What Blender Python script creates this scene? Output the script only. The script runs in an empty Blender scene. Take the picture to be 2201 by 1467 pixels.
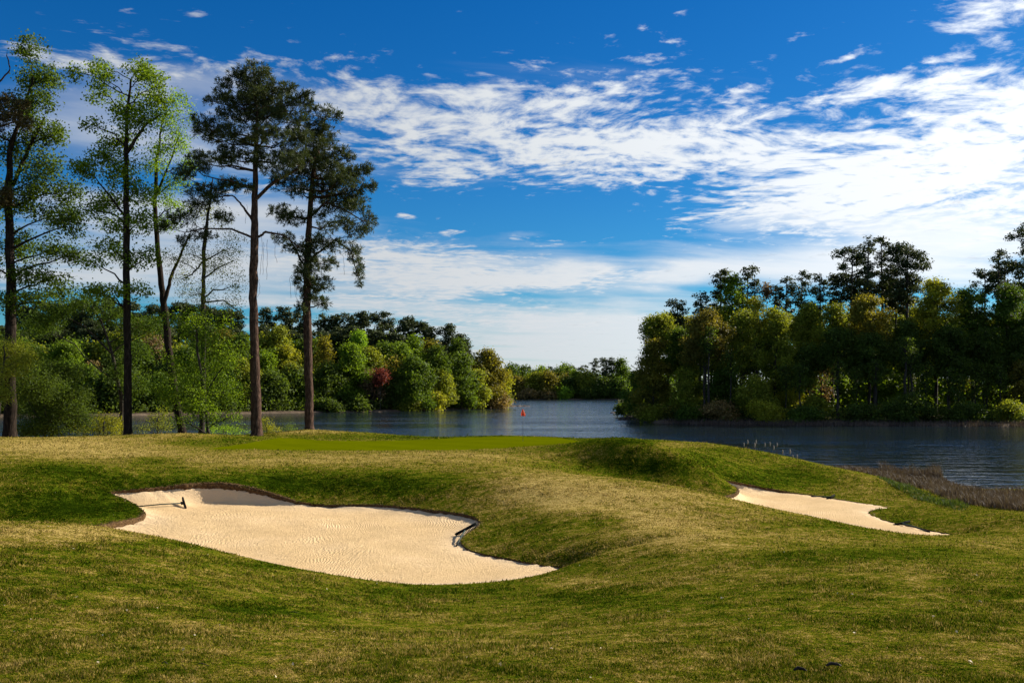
import bpy, math, random
import numpy as np
from mathutils import Vector

rng = np.random.default_rng(11)
random.seed(11)
SC = bpy.context.scene
COL = SC.collection
F, HX, HY, CAMZ = 2140.0, 1100.5, 840.0, 6.0      # focal length and horizon in photo pixels, eye height above the lake


def P(px, py, D):
    return np.array([(px - HX) / F * D, D, CAMZ - (py - HY) / F * D])


def zat(py, D):
    return CAMZ - (py - HY) / F * D


def smooth(a, b, x):
    t = np.clip((np.asarray(x, float) - a) / (b - a), 0, 1)
    return t * t * (3 - 2 * t)


# ------------------------------------------------------------------ mesh helpers
def mesh_np(name, V, faces, mat, parent=None, attrs=None, shade=False):
    """faces: list of int arrays (n,k)"""
    me = bpy.data.meshes.new(name)
    V = np.asarray(V, np.float32)
    me.vertices.add(len(V))
    me.vertices.foreach_set('co', V.ravel())
    faces = [np.asarray(f, np.int32) for f in faces if len(f)]
    loops = np.concatenate([f.ravel() for f in faces])
    sizes = np.concatenate([np.full(len(f), f.shape[1], np.int32) for f in faces])
    starts = np.concatenate([[0], np.cumsum(sizes)[:-1]]).astype(np.int32)
    me.loops.add(len(loops))
    me.loops.foreach_set('vertex_index', loops)
    me.polygons.add(len(sizes))
    me.polygons.foreach_set('loop_start', starts)
    me.polygons.foreach_set('loop_total', sizes)
    if shade:
        me.polygons.foreach_set('use_smooth', np.ones(len(sizes), bool))
    for k, a in (attrs or {}).items():
        at = me.attributes.new(k, 'FLOAT', 'POINT')
        at.data.foreach_set('value', np.asarray(a, np.float32))
    me.update(calc_edges=True)
    me.validate()
    for m in (mat if isinstance(mat, (list, tuple)) else [mat]):
        me.materials.append(m)
    o = bpy.data.objects.new(name, me)
    COL.objects.link(o)
    if parent is not None:
        o.parent = parent
    return o


class MB:
    """collects tubes / boxes / quads into one mesh"""
    def __init__(s):
        s.V, s.F4, s.F3, s.n, s.T = [], [], [], 0, []

    def add(s, V, quads=None, tris=None, tone=0.5):
        V = np.asarray(V, float)
        s.V.append(V)
        if quads is not None and len(quads):
            s.F4.append(np.asarray(quads) + s.n)
        if tris is not None and len(tris):
            s.F3.append(np.asarray(tris) + s.n)
        s.T.append(np.full(len(V), tone) if np.isscalar(tone) else np.asarray(tone))
        s.n += len(V)

    def tube(s, pts, rad, seg=6, cap=False, tone=0.5):
        pts = np.asarray(pts, float)
        rad = np.broadcast_to(np.asarray(rad, float), (len(pts),))
        tan = np.gradient(pts, axis=0)
        tan /= np.linalg.norm(tan, axis=1)[:, None] + 1e-9
        ref = np.array([0.31, 0.95, 0.05]) if abs(tan[0][2]) > 0.5 else np.array([0.05, 0.1, 1.0])
        a = np.cross(tan, ref)
        a /= np.linalg.norm(a, axis=1)[:, None] + 1e-9
        b = np.cross(tan, a)
        th = np.linspace(0, 2 * np.pi, seg, endpoint=False)
        V = pts[:, None, :] + rad[:, None, None] * (np.cos(th)[None, :, None] * a[:, None, :] + np.sin(th)[None, :, None] * b[:, None, :])
        n = len(pts)
        i = np.arange(n - 1)[:, None] * seg
        j = np.arange(seg)[None, :]
        q = np.stack([i + j, i + (j + 1) % seg, i + seg + (j + 1) % seg, i + seg + j], -1).reshape(-1, 4)
        V = V.reshape(-1, 3)
        tris = None
        if cap:
            V = np.vstack([V, pts[0], pts[-1]])
            m = n * seg
            jj = np.arange(seg)
            tris = np.vstack([np.stack([np.full(seg, m), (jj + 1) % seg, jj], 1),
                              np.stack([np.full(seg, m + 1), (n - 1) * seg + jj, (n - 1) * seg + (jj + 1) % seg], 1)])
        s.add(V, q, tris, tone)

    def box(s, c, ax, half, tone=0.5):
        c = np.asarray(c, float)
        V = []
        for sx in (-1, 1):
            for sy in (-1, 1):
                for sz in (-1, 1):
                    V.append(c + sx * half[0] * ax[0] + sy * half[1] * ax[1] + sz * half[2] * ax[2])
        q = [(0, 1, 3, 2), (4, 6, 7, 5), (0, 4, 5, 1), (2, 3, 7, 6), (0, 2, 6, 4), (1, 5, 7, 3)]
        s.add(V, q, None, tone)

    def build(s, name, mat, parent=None, shade=True):
        fs = []
        if s.F4:
            fs.append(np.vstack(s.F4))
        if s.F3:
            fs.append(np.vstack(s.F3))
        return mesh_np(name, np.vstack(s.V), fs, mat, parent, {'tone': np.concatenate(s.T)}, shade)


def tag(o, label=None, cat=None, group=None, kind=None):
    if label: o['label'] = label
    if cat: o['category'] = cat
    if group: o['group'] = group
    if kind: o['kind'] = kind
    return o


def empty(name, loc):
    o = bpy.data.objects.new(name, None)
    COL.objects.link(o)
    o.location = tuple(loc)
    o.empty_display_size = 0.3
    return o


# ------------------------------------------------------------------ material helpers
class NT:
    def __init__(s, nt):
        s.nt = nt
        s.N, s.L = nt.nodes, nt.links

    def n(s, t, **kw):
        o = s.N.new(t)
        for k, v in kw.items():
            setattr(o, k, v)
        return o

    def put(s, sock, v):
        if hasattr(v, 'is_output') or isinstance(v, bpy.types.NodeSocket):
            s.L.new(v, sock)
        else:
            sock.default_value = v

    def m(s, op, a, b=0.0, c=None, clamp=False):
        o = s.n('ShaderNodeMath', operation=op, use_clamp=clamp)
        s.put(o.inputs[0], a)
        s.put(o.inputs[1], b)
        if c is not None:
            s.put(o.inputs[2], c)
        return o.outputs[0]

    def vm(s, op, a, b=None):
        o = s.n('ShaderNodeVectorMath', operation=op)
        s.put(o.inputs[0], a)
        if b is not None:
            s.put(o.inputs[1], b)
        return o.outputs['Value'] if op in ('LENGTH', 'DOT_PRODUCT') else o.outputs[0]

    def noise(s, vec, scale, detail=3, rough=0.5, dist=0.0, lac=2.0):
        o = s.n('ShaderNodeTexNoise')
        s.put(o.inputs['Vector'], vec)
        s.put(o.inputs['Scale'], scale)
        o.inputs['Detail'].default_value = detail
        o.inputs['Roughness'].default_value = rough
        o.inputs['Lacunarity'].default_value = lac
        o.inputs['Distortion'].default_value = dist
        return o.outputs['Fac']

    def ramp(s, fac, stops, interp='LINEAR'):
        o = s.n('ShaderNodeValToRGB')
        o.color_ramp.interpolation = interp
        el = o.color_ramp.elements
        while len(el) < len(stops):
            el.new(0.5)
        for e, (p, c) in zip(el, stops):
            e.position = p
            e.color = (*c, 1) if len(c) == 3 else c
        s.put(o.inputs[0], fac)
        return o.outputs[0]

    def sep(s, v):
        o = s.n('ShaderNodeSeparateXYZ')
        s.put(o.inputs[0], v)
        return o.outputs

    def comb(s, x, y, z):
        o = s.n('ShaderNodeCombineXYZ')
        s.put(o.inputs[0], x); s.put(o.inputs[1], y); s.put(o.inputs[2], z)
        return o.outputs[0]

    def mix(s, f, a, b, blend='MIX'):
        o = s.n('ShaderNodeMix', data_type='RGBA', blend_type=blend)
        s.put(o.inputs[0], f)
        s.put(o.inputs[6], a if not isinstance(a, tuple) else (*a, 1)[:4])
        s.put(o.inputs[7], b if not isinstance(b, tuple) else (*b, 1)[:4])
        return o.outputs[2]

    def attr(s, name):
        return s.n('ShaderNodeAttribute', attribute_name=name).outputs['Fac']

    def smooth(s, x, a, b):
        o = s.n('ShaderNodeMapRange', interpolation_type='SMOOTHSTEP')
        s.put(o.inputs[0], x)
        o.inputs[1].default_value = a
        o.inputs[2].default_value = b
        return o.outputs[0]

    def bump(s, h, strength, dist):
        o = s.n('ShaderNodeBump')
        o.inputs['Strength'].default_value = strength
        o.inputs['Distance'].default_value = dist
        s.put(o.inputs['Height'], h)
        return o.outputs[0]


def new_mat(name):
    m = bpy.data.materials.new(name)
    m.use_nodes = True
    t = NT(m.node_tree)
    t.N.clear()
    out = t.n('ShaderNodeOutputMaterial')
    return m, t, out


def principled(t, out, color, rough=0.8, spec=0.2, normal=None, ior=None):
    b = t.n('ShaderNodeBsdfPrincipled')
    t.put(b.inputs['Base Color'], color if not isinstance(color, tuple) else (*color, 1)[:4])
    t.put(b.inputs['Roughness'], rough)
    b.inputs['Specular IOR Level'].default_value = spec
    if ior: b.inputs['IOR'].default_value = ior
    if normal is not None: t.put(b.inputs['Normal'], normal)
    t.L.new(b.outputs[0], out.inputs[0])
    return b


def leaf_mat(name, dark, mid, light, transl=0.35):
    m, t, out = new_mat(name)
    tone = t.attr('tone')
    col = t.ramp(tone, [(0.0, dark), (0.5, mid), (1.0, light)])
    d = t.n('ShaderNodeBsdfPrincipled')
    t.put(d.inputs['Base Color'], col)
    d.inputs['Roughness'].default_value = 0.62
    d.inputs['Specular IOR Level'].default_value = 0.16
    tr = t.n('ShaderNodeBsdfTranslucent')
    t.put(tr.inputs['Color'], t.mix(1.0, col, (1.25, 1.2, 0.55), 'MULTIPLY'))
    mx = t.n('ShaderNodeMixShader')
    mx.inputs[0].default_value = transl
    t.L.new(d.outputs[0], mx.inputs[1]); t.L.new(tr.outputs[0], mx.inputs[2])
    t.L.new(mx.outputs[0], out.inputs[0])
    return m


LEAF = {}
for k, c, tl in [
    ('bright', (0.086, 0.130, 0.008), .42), ('green', (0.056, 0.086, 0.008), .38), ('yellow', (0.165, 0.165, 0.012), .42),
    ('olive', (0.132, 0.146, 0.014), .38), ('gold', (0.118, 0.104, 0.012), .40), ('rust', (0.112, 0.094, 0.014), .35),
    ('dark', (0.050, 0.074, 0.010), .42), ('brown', (0.110, 0.070, 0.035), .25), ('red', (0.120, 0.028, 0.022), .35),
    ('brownpine', (0.046, 0.036, 0.014), .15), ('pine', (0.034, 0.044, 0.014), .15), ('tan', (0.130, 0.090, 0.030), .25), ('lime', (0.125, 0.200, 0.014), .50),
    ('deep', (0.044, 0.072, 0.007), .38),
]:
    c = tuple(x * (1.5 if k in ('pine', 'dark') else 1.6) for x in c)
    LEAF[k] = leaf_mat('leaf_' + k, tuple(x * .45 for x in c), c, tuple(x * 1.5 for x in c), min(.55, tl + .10))

m, t, out = new_mat('bark')
pos = t.n('ShaderNodeNewGeometry').outputs['Position']
st = t.vm('MULTIPLY', pos, (7.0, 7.0, 1.6))
h = t.noise(st, 1.6, 5, .65)
col = t.ramp(h, [(.3, (.012, .007, .005)), (.5, (.055, .030, .020)), (.72, (.16, .095, .066))])
principled(t, out, col, .9, .1, t.bump(h, .9, .08))
BARK = m
m, t, out = new_mat('grey_bark')
pos = t.n('ShaderNodeNewGeometry').outputs['Position']
h = t.noise(t.vm('MULTIPLY', pos, (6.0, 6.0, 1.2)), 1.5, 4, .6)
principled(t, out, t.ramp(h, [(.25, (.012, .010, .008)), (.55, (.045, .036, .028)), (.8, (.11, .09, .07))]), .9, .1, t.bump(h, .7, .05))
GBARK = m
m, t, out = new_mat('dark_bark')
pos = t.n('ShaderNodeNewGeometry').outputs['Position']
h = t.noise(t.vm('MULTIPLY', pos, (6.0, 6.0, 1.4)), 1.5, 5, .65)
principled(t, out, t.ramp(h, [(.3, (.007, .005, .004)), (.55, (.026, .018, .013)), (.75, (.075, .052, .038))]), .92, .08, t.bump(h, .9, .07))
DBARK = m

# ------------------------------------------------------------------ the terrain of the golf hole
CT = []


def ctl(lst):
    for px, py, D in lst:
        CT.append(P(px, py, D))


def ctz(lst):
    for px, D, z in lst:
        CT.append(np.array([(px - HX) / F * D, D, z]))


# left bunker outline: (px, py, D, drop to the sand, width of the sand ramp)
BL = [(240, 1057, 32, .10, .8), (300, 1050, 32.4, .16, .8), (345, 1046, 32.8, .2, .9), (400, 1040, 33.2, .24, .30), (450, 1037, 33.6, .28, .30),
      (500, 1040, 33.8, .28, .30), (550, 1050, 33.8, .24, .30), (600, 1065, 33.6, .20, .30), (640, 1077, 33.4, .16, .36), (700, 1084, 33.2, .14, .8),
      (780, 1083, 32.8, .12, .8), (850, 1087, 32.4, .12, .8), (920, 1095, 31.4, .12, .8), (980, 1102, 30.4, .14, .8), (1018, 1110, 29.5, .14, .8),
      (1031, 1121, 28.6, .12, .8), (1022, 1133, 27.6, .10, .7), (1000, 1148, 26.5, .08, .6), (990, 1161, 25.6, .08, .6), (1005, 1178, 24.5, .08, .6),
      (1050, 1192, 23.5, .07, .6), (1110, 1203, 22.7, .06, .6), (1170, 1214, 22.0, .05, .6), (1222, 1223, 21.4, .03, .5), (1160, 1239, 20.5, .03, .5),
      (1060, 1251, 19.9, .03, .5), (950, 1256, 19.6, .04, .5), (870, 1255, 19.4, .05, .6)]
BL_hidden = [(700, 19.3, 2.38), (500, 19.4, 2.52), (350, 20.2, 2.62), (240, 22.5, 2.62), (185, 25, 2.5)]
BL2 = [(210, 1131, 26.6, .22, .5), (250, 1122, 28, .28, .5), (290, 1114, 29, .26, .5), (311, 1104, 29.8, .20, .5), (300, 1090, 30.6, .08, .7), (272, 1073, 31.3, .08, .7)]
BR = [(1556, 1033, 50, .08, .8), (1600, 1039, 50.4, .16, .45), (1640, 1047, 50.6, .18, .35), (1680, 1054, 50.6, .18, .35), (1740, 1063, 50.0, .14, .4), (1790, 1070, 48.8, .10, .7),
      (1840, 1078, 47, .06, .7), (1907, 1090, 45, .03, .6), (1882, 1094, 44.2, .05, .6), (1868, 1101, 43.2, .06, .6), (1888, 1112, 41.7, .06, .6), (1920, 1122, 40.4, .06, .6),
      (1960, 1131, 39.2, .06, .6), (2012, 1142, 37.6, .05, .6), (2082, 1155, 35.6, .02, .5)]
BR_hidden = [(1960, 34.3, .86), (1830, 35.3, .95), (1700, 37, 1.0), (1590, 39.5, 1.1), (1535, 42.5, 1.25)]
BR2 = [(1562, 1067, 44, .25, .5), (1586, 1055, 45.6, .22, .5), (1577, 1044, 47.4, .08, .7)]


def outline(a, hid, b):
    pts = [(*P(px, py, D), dr * .56, w) for px, py, D, dr, w in a]
    pts += [((px - HX) / F * D, D, z, .05, .6) for px, D, z in hid]
    pts += [(*P(px, py, D), dr * .56, w) for px, py, D, dr, w in b]
    p = np.array(pts)
    # closed Catmull-Rom
    n = len(p)
    o = []
    for i in range(n):
        p0, p1, p2, p3 = p[i - 1], p[i], p[(i + 1) % n], p[(i + 2) % n]
        L = np.linalg.norm(p2[:2] - p1[:2])
        k = max(2, int(L / .05))
        tt = np.linspace(0, 1, k, endpoint=False)[:, None]
        o.append(.5 * ((2 * p1) + (-p0 + p2) * tt + (2 * p0 - 5 * p1 + 4 * p2 - p3) * tt ** 2 + (-p0 + 3 * p1 - 3 * p2 + p3) * tt ** 3))
    return np.vstack(o)


OUT_L = outline(BL, BL_hidden, BL2)
OUT_R = outline(BR, BR_hidden, BR2)
for px, py, D, _, _ in BL + BL2 + BR + BR2:
    ctl([(px, py, D)])
ctz(BL_hidden); ctz(BR_hidden)
# foreground
ctl([(-700, 1467, 6), (0, 1467, 6), (1100, 1467, 6), (2201, 1467, 6), (2900, 1467, 6)])
ctz([(0, 2.0, 4.45), (1100, 2.0, 4.45), (2200, 2.0, 4.45), (-1500, 3, 4.5), (3700, 3, 4.3)])
ctl([(0, 1250, 10), (0, 1160, 13.5), (0, 1118, 16), (-500, 1250, 10), (-500, 1090, 17), (100, 1122, 16.3), (210, 1132, 17), (400, 1165, 17), (600, 1213, 16.6),
     (800, 1248, 16.6), (200, 1250, 11), (400, 1300, 10), (700, 1330, 10.5), (1100, 1350, 10), (1100, 1300, 13.6), (900, 1290, 14.2),
     (1300, 1300, 11.8), (1300, 1240, 16.9), (1500, 1300, 10.6), (1500, 1200, 16.6), (1700, 1300, 10), (1800, 1250, 12.2), (1800, 1180, 18.6), (2000, 1300, 10), (2201, 1300, 10.2),
     (2201, 1200, 18.2), (2201, 1145, 30), (2201, 1118, 36.5), (2600, 1300, 10), (2600, 1150, 25), (1400, 1150, 21.6), (1600, 1150, 22.4), (1700, 1180, 18.6),
     (1200, 1100, 27), (1330, 1090, 27.5), (1100, 1050, 32), (1180, 1010, 38), (1000, 1000, 38.5), (1290, 1025, 35.5), (1400, 1035, 34), (1480, 1052, 32.0), (1540, 1070, 30),
     (1700, 1105, 28), (1900, 1140, 28.5), (2000, 1150, 31)])
ctl([(1250, 1203, 20), (1300, 1186, 21), (1350, 1175, 21.2), (1300, 1212, 18.8), (1400, 1172, 20)])
# nose to the right of the left bunker
ctl([(1150, 1112, 27), (1080, 1130, 27), (1080, 1165, 24.4), (1140, 1167, 23.7), (1200, 1160, 23.6), (1320, 1125, 25), (1250, 1185, 22), (1290, 1150, 23.2)])
# left mound and the hollow behind the crest
ctz([(0, 21, 2.75), (120, 21, 2.6), (-300, 22, 2.8)])
ctl([(0, 1118, 28.2), (150, 1120, 27.8), (100, 1060, 30.4), (180, 1070, 30.8), (100, 1008, 33), (220, 1024, 33.2), (0, 1020, 33), (50, 990, 37), (-300, 1010, 34), (230, 1095, 29.8)])
# slope behind the left bunker up to the green
ctl([(600, 1019, 36.2), (600, 1000, 38.6), (600, 986, 45), (600, 965, 56), (400, 1005, 36), (400, 980, 46), (800, 1022, 35.7), (800, 1003, 38.2), (800, 988, 45), (800, 966, 56), (950, 1052, 33.0), (950, 1016, 36.2), (1000, 965, 56), (1050, 980, 46),
     (250, 1000, 40), (150, 965, 50), (0, 960, 52), (0, 942, 62), (-400, 942, 62), (120, 942, 63), (250, 944, 65), (300, 937, 68), (400, 930, 72), (480, 934, 71), (420, 955, 62)])
# green and the banks behind it
ctl([(500, 958, 62), (600, 950, 68), (700, 956, 63), (700, 945, 71), (850, 945, 73), (900, 956, 63), (1000, 938, 75), (1100, 935, 76), (1100, 950, 64), (1200, 939, 74), (1250, 944, 70),
     (620, 930, 76), (700, 923.5, 79), (660, 922.5, 79), (780, 929, 78), (551, 936, 75)])
# middle mound
ctl([(1150, 963, 55), (1250, 954, 50.4), (1330, 956, 48.6), (1390, 964, 48.2), (1450, 975, 47.8), (1500, 997, 47.2), (1540, 1021, 46.8), (1350, 1010, 47), (1400, 1020, 46.4), (1460, 1042, 45), (1510, 1055, 44.6), (1250, 992, 48), (1200, 1002, 45.5), (1330, 948, 58), (1450, 962, 56), (1540, 990, 53)])
ctz([(1400, 39.5, 1.95), (1300, 41, 2.2), (1500, 39, 1.6), (1400, 43.5, 1.7), (1480, 42.5, 1.5)])
# back slope of the right bunker and the crest above the lake
ctl([(1400, 955, 60), (1300, 940, 71), (1420, 945, 69), (1500, 950, 67), (1600, 962, 65), (1700, 985, 62), (1650, 1005, 57), (1800, 1010, 57.5), (1900, 1048, 51.4), (1980, 1080, 46.2), (1780, 1045, 53),
     (2100, 1103, 41), (2150, 1110, 38.6), (2050, 1122, 38.6), (2150, 1135, 32.6), (1900, 1075, 48)])
# down to the water
ctz([(1815, 72, .15), (1700, 74, .2), (2000, 60, .2), (2100, 54, .35), (2201, 48, .5), (2201, 60, .05), (2350, 58, .05), (2600, 50, .4), (2700, 64, -.2), (2200, 66, -.4), (2000, 73, -.5), (1850, 80, -.5), (2600, 90, -1)])
ctz([(1600, 76, .4), (1500, 80, .2), (1400, 84, .2), (1200, 88, .3), (1100, 90, .2), (900, 92, .2), (700, 92, .4), (600, 90, .6), (450, 88, .7), (300, 86, .8), (100, 84, .9), (-200, 84, .9), (-600, 84, .9)])
for q in range(-800, 2900, 250):
    ctz([(q, 104, -1.2)])
    ctz([(q, 120, -1.6)])
CT = np.array(CT)


def tps_fit(c, lam=.004):
    n = len(c)
    d = np.linalg.norm(c[:, None, :2] - c[None, :, :2], axis=2)
    K = np.where(d > 0, d * d * np.log(d + 1e-12), 0) + lam * np.eye(n)
    A = np.zeros((n + 3, n + 3))
    A[:n, :n] = K
    Pm = np.c_[np.ones(n), c[:, :2]]
    A[:n, n:] = Pm
    A[n:, :n] = Pm.T
    return np.linalg.solve(A, np.r_[c[:, 2], 0, 0, 0])


W_ = tps_fit(CT)


def terrain(x, y):
    x = np.atleast_1d(np.asarray(x, float)); y = np.atleast_1d(np.asarray(y, float))
    sh = x.shape
    x, y = x.ravel(), y.ravel()
    o = np.empty(len(x))
    n = len(CT)
    for s in range(0, len(x), 20000):
        e = s + 20000
        d2 = (x[s:e, None] - CT[None, :, 0]) ** 2 + (y[s:e, None] - CT[None, :, 1]) ** 2
        o[s:e] = (.5 * d2 * np.log(d2 + 1e-12)) @ W_[:n] + W_[n] + W_[n + 1] * x[s:e] + W_[n + 2] * y[s:e]
    return o.reshape(sh)


def tz(x, y):
    return float(terrain(x, y)[0])


def inside(poly, x, y):
    r = np.zeros(x.shape, bool)
    n = len(poly)
    j = n - 1
    for i in range(n):
        xi, yi, xj, yj = poly[i][0], poly[i][1], poly[j][0], poly[j][1]
        if yi != yj:
            c = ((yi > y) != (yj > y)) & (x < (xj - xi) * (y - yi) / (yj - yi) + xi)
            r ^= c
        j = i
    return r


# ---- turf colour, shared by the ground sheet and the blades standing on it
def turf_colour(t, extra=None):
    pos = t.n('ShaderNodeNewGeometry').outputs['Position']
    n1 = t.noise(pos, .42, 3, .55)
    n2 = t.noise(pos, 2.3, 4, .62)
    n3 = t.noise(pos, 21, 2, .6)
    f = t.m('ADD', t.attr('dry'), t.m('MULTIPLY', t.m('SUBTRACT', n1, .5), .62))  # this attribute carries grass dryness and the painted slope shade
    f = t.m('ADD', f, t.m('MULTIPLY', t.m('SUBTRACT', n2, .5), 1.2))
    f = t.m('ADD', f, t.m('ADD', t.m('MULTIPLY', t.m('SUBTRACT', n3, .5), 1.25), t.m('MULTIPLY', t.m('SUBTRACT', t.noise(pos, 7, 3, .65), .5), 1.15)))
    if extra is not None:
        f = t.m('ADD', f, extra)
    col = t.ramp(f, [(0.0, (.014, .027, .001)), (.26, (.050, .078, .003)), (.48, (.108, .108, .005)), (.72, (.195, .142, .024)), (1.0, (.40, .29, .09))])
    return col, n2, n3, pos


m, t, out = new_mat('turf')
col, n2, n3, pos = turf_colour(t)
hh = t.m('ADD', t.m('MULTIPLY', n3, .6), t.m('MULTIPLY', t.noise(pos, 60, 2, .6), .5))
principled(t, out, col, .95, .0, t.bump(hh, .8, .05))
TURF = m
m, t, out = new_mat('grass_blade')
isl = t.n('ShaderNodeNewGeometry').outputs['Random Per Island']
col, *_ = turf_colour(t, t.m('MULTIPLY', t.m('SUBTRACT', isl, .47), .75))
d = t.n('ShaderNodeBsdfDiffuse'); t.put(d.inputs[0], col)
tr = t.n('ShaderNodeBsdfTranslucent'); t.put(tr.inputs[0], col)
mx = t.n('ShaderNodeMixShader'); mx.inputs[0].default_value = .35
t.L.new(d.outputs[0], mx.inputs[1]); t.L.new(tr.outputs[0], mx.inputs[2]); t.L.new(mx.outputs[0], out.inputs[0])
BLADE = m
m, t, out = new_mat('putting_turf')
pos = t.n('ShaderNodeNewGeometry').outputs['Position']
px_, py_, pz_ = t.sep(pos)
mow = t.smooth(t.m('SINE', t.m('ADD', t.m('MULTIPLY', px_, 1.5), t.m('MULTIPLY', py_, .8))), -.3, .3)
n = t.m('ADD', t.m('ADD', t.m('MULTIPLY', t.noise(pos, .5, 3, .5), .5), t.m('MULTIPLY', t.noise(pos, 9, 3, .6), .4)), t.m('MULTIPLY', t.m('SUBTRACT', mow, .5), .10))
principled(t, out, t.ramp(n, [(.3, (.074, .088, .0004)), (.7, (.100, .112, .0006))]), .9, .0, t.bump(t.noise(pos, 45, 2), .25, .02))
PUTT = m
m, t, out = new_mat('bunker_sand')
pos = t.n('ShaderNodeNewGeometry').outputs['Position']
fld = t.m('ADD', t.attr('rake'), t.m('MULTIPLY', t.noise(pos, .5, 4, .55), .75))
w = t.m('MULTIPLY', t.m('SUBTRACT', 1.0, t.attr('edge')), t.m('SINE', t.m('MULTIPLY', fld, 88.0)))
w = t.m('MULTIPLY', w, t.smooth(t.noise(pos, .35, 3), .40, .66))
g = t.noise(pos, 26, 4, .7)
lump = t.noise(pos, 9, 3, .6)
hgt = t.m('ADD', t.m('MULTIPLY', w, .20), t.m('ADD', t.m('MULTIPLY', g, 1.35), t.m('MULTIPLY', lump, .5)))
cn = t.m('ADD', t.m('MULTIPLY', t.noise(pos, .7, 4, .6), .6), t.m('MULTIPLY', g, .4))
col = t.ramp(cn, [(.3, (.53, .355, .170)), (.52, (.64, .44, .222)), (.72, (.72, .515, .285))])
principled(t, out, t.mix(t.attr('edge'), col, (.68, .51, .32)), .95, .05, t.bump(hgt, .75, .05))
SAND = m
m, t, out = new_mat('turf_edge')
pos = t.n('ShaderNodeNewGeometry').outputs['Position']
principled(t, out, t.ramp(t.noise(pos, 14, 4, .65), [(.3, (.035, .020, .010)), (.55, (.12, .070, .032)), (.75, (.22, .14, .06))]), .95, .05, t.bump(t.noise(pos, 40, 3), 1.0, .05))
EDGE = m

# ---- dry / green bias of the turf (dormant or green grass, plus shade of viewer-facing slopes painted in), in photo positions on the surface
DRY_SHADE = [(120, 955, 260, 22, .34), (700, 988, 420, 17, .22), (60, 1000, 150, 25, .12), (1120, 1045, 150, 40, .22), (1330, 1085, 230, 42, .26), (1500, 1140, 260, 45, .22),
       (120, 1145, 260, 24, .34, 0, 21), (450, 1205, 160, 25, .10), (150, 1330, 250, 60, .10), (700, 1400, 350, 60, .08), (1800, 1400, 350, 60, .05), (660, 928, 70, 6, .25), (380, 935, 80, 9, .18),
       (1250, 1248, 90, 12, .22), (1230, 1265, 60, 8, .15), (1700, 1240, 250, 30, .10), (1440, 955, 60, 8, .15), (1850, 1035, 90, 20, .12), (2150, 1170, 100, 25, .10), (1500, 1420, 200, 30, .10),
       (110, 1010, 110, 18, -.30), (150, 1090, 190, 34, -.40, 24, 40), (80, 1010, 120, 16, -.1, 24, 40), (600, 1040, 420, 26, -.18), (330, 990, 60, 10, -.2), (1140, 1125, 120, 26, -.14), (1300, 1120, 50, 16, -.22), (1230, 1180, 100, 22, .08),  # negative entries on mound and slope faces also paint in their shade
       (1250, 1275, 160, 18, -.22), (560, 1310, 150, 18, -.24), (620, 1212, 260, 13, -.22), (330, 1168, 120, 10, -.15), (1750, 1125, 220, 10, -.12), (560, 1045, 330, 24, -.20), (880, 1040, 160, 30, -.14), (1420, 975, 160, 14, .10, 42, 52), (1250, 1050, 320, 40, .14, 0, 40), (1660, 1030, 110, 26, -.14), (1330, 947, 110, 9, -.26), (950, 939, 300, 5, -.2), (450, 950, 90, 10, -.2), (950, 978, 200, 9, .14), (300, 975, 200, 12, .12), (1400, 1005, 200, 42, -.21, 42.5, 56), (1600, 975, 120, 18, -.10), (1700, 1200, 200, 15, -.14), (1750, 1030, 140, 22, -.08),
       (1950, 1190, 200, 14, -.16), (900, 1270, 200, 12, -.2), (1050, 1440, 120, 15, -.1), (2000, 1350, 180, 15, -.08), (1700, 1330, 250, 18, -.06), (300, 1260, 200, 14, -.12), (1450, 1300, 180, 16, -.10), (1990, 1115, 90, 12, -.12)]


def project(x, y, z):
    return HX + F * x / y, HY + F * (CAMZ - z) / y


def dry_shade(x, y, z):
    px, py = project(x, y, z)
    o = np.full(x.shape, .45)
    for cx, cy, rx, ry, a, *dr in DRY_SHADE:
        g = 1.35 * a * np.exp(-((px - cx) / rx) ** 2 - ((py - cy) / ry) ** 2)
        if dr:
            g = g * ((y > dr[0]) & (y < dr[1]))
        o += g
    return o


def vnoise(x, y):
    xi, yi = np.floor(x).astype(int), np.floor(y).astype(int)
    fx_, fy_ = x - xi, y - yi
    fx_, fy_ = fx_ * fx_ * (3 - 2 * fx_), fy_ * fy_ * (3 - 2 * fy_)
    tb = np.random.default_rng(5).random((256, 256))
    g = lambda a, b: tb[a % 256, b % 256]
    return (g(xi, yi) * (1 - fx_) + g(xi + 1, yi) * fx_) * (1 - fy_) + (g(xi, yi + 1) * (1 - fx_) + g(xi + 1, yi + 1) * fx_) * fy_


# ---- ground grid
pxs = np.r_[np.arange(-1500, -120, 40), np.arange(-120, 2320, 3.6), np.arange(2320, 3700, 40)]
lD = np.r_[np.arange(math.log(1.3), math.log(13), .011), np.arange(math.log(13), math.log(60), .0031), np.arange(math.log(60), math.log(122), .0052)]
Dg = np.exp(lD)
GX = (pxs[None, :] - HX) / F * Dg[:, None]
GY = np.repeat(Dg[:, None], len(pxs), 1)
GZ = terrain(GX, GY)
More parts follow.
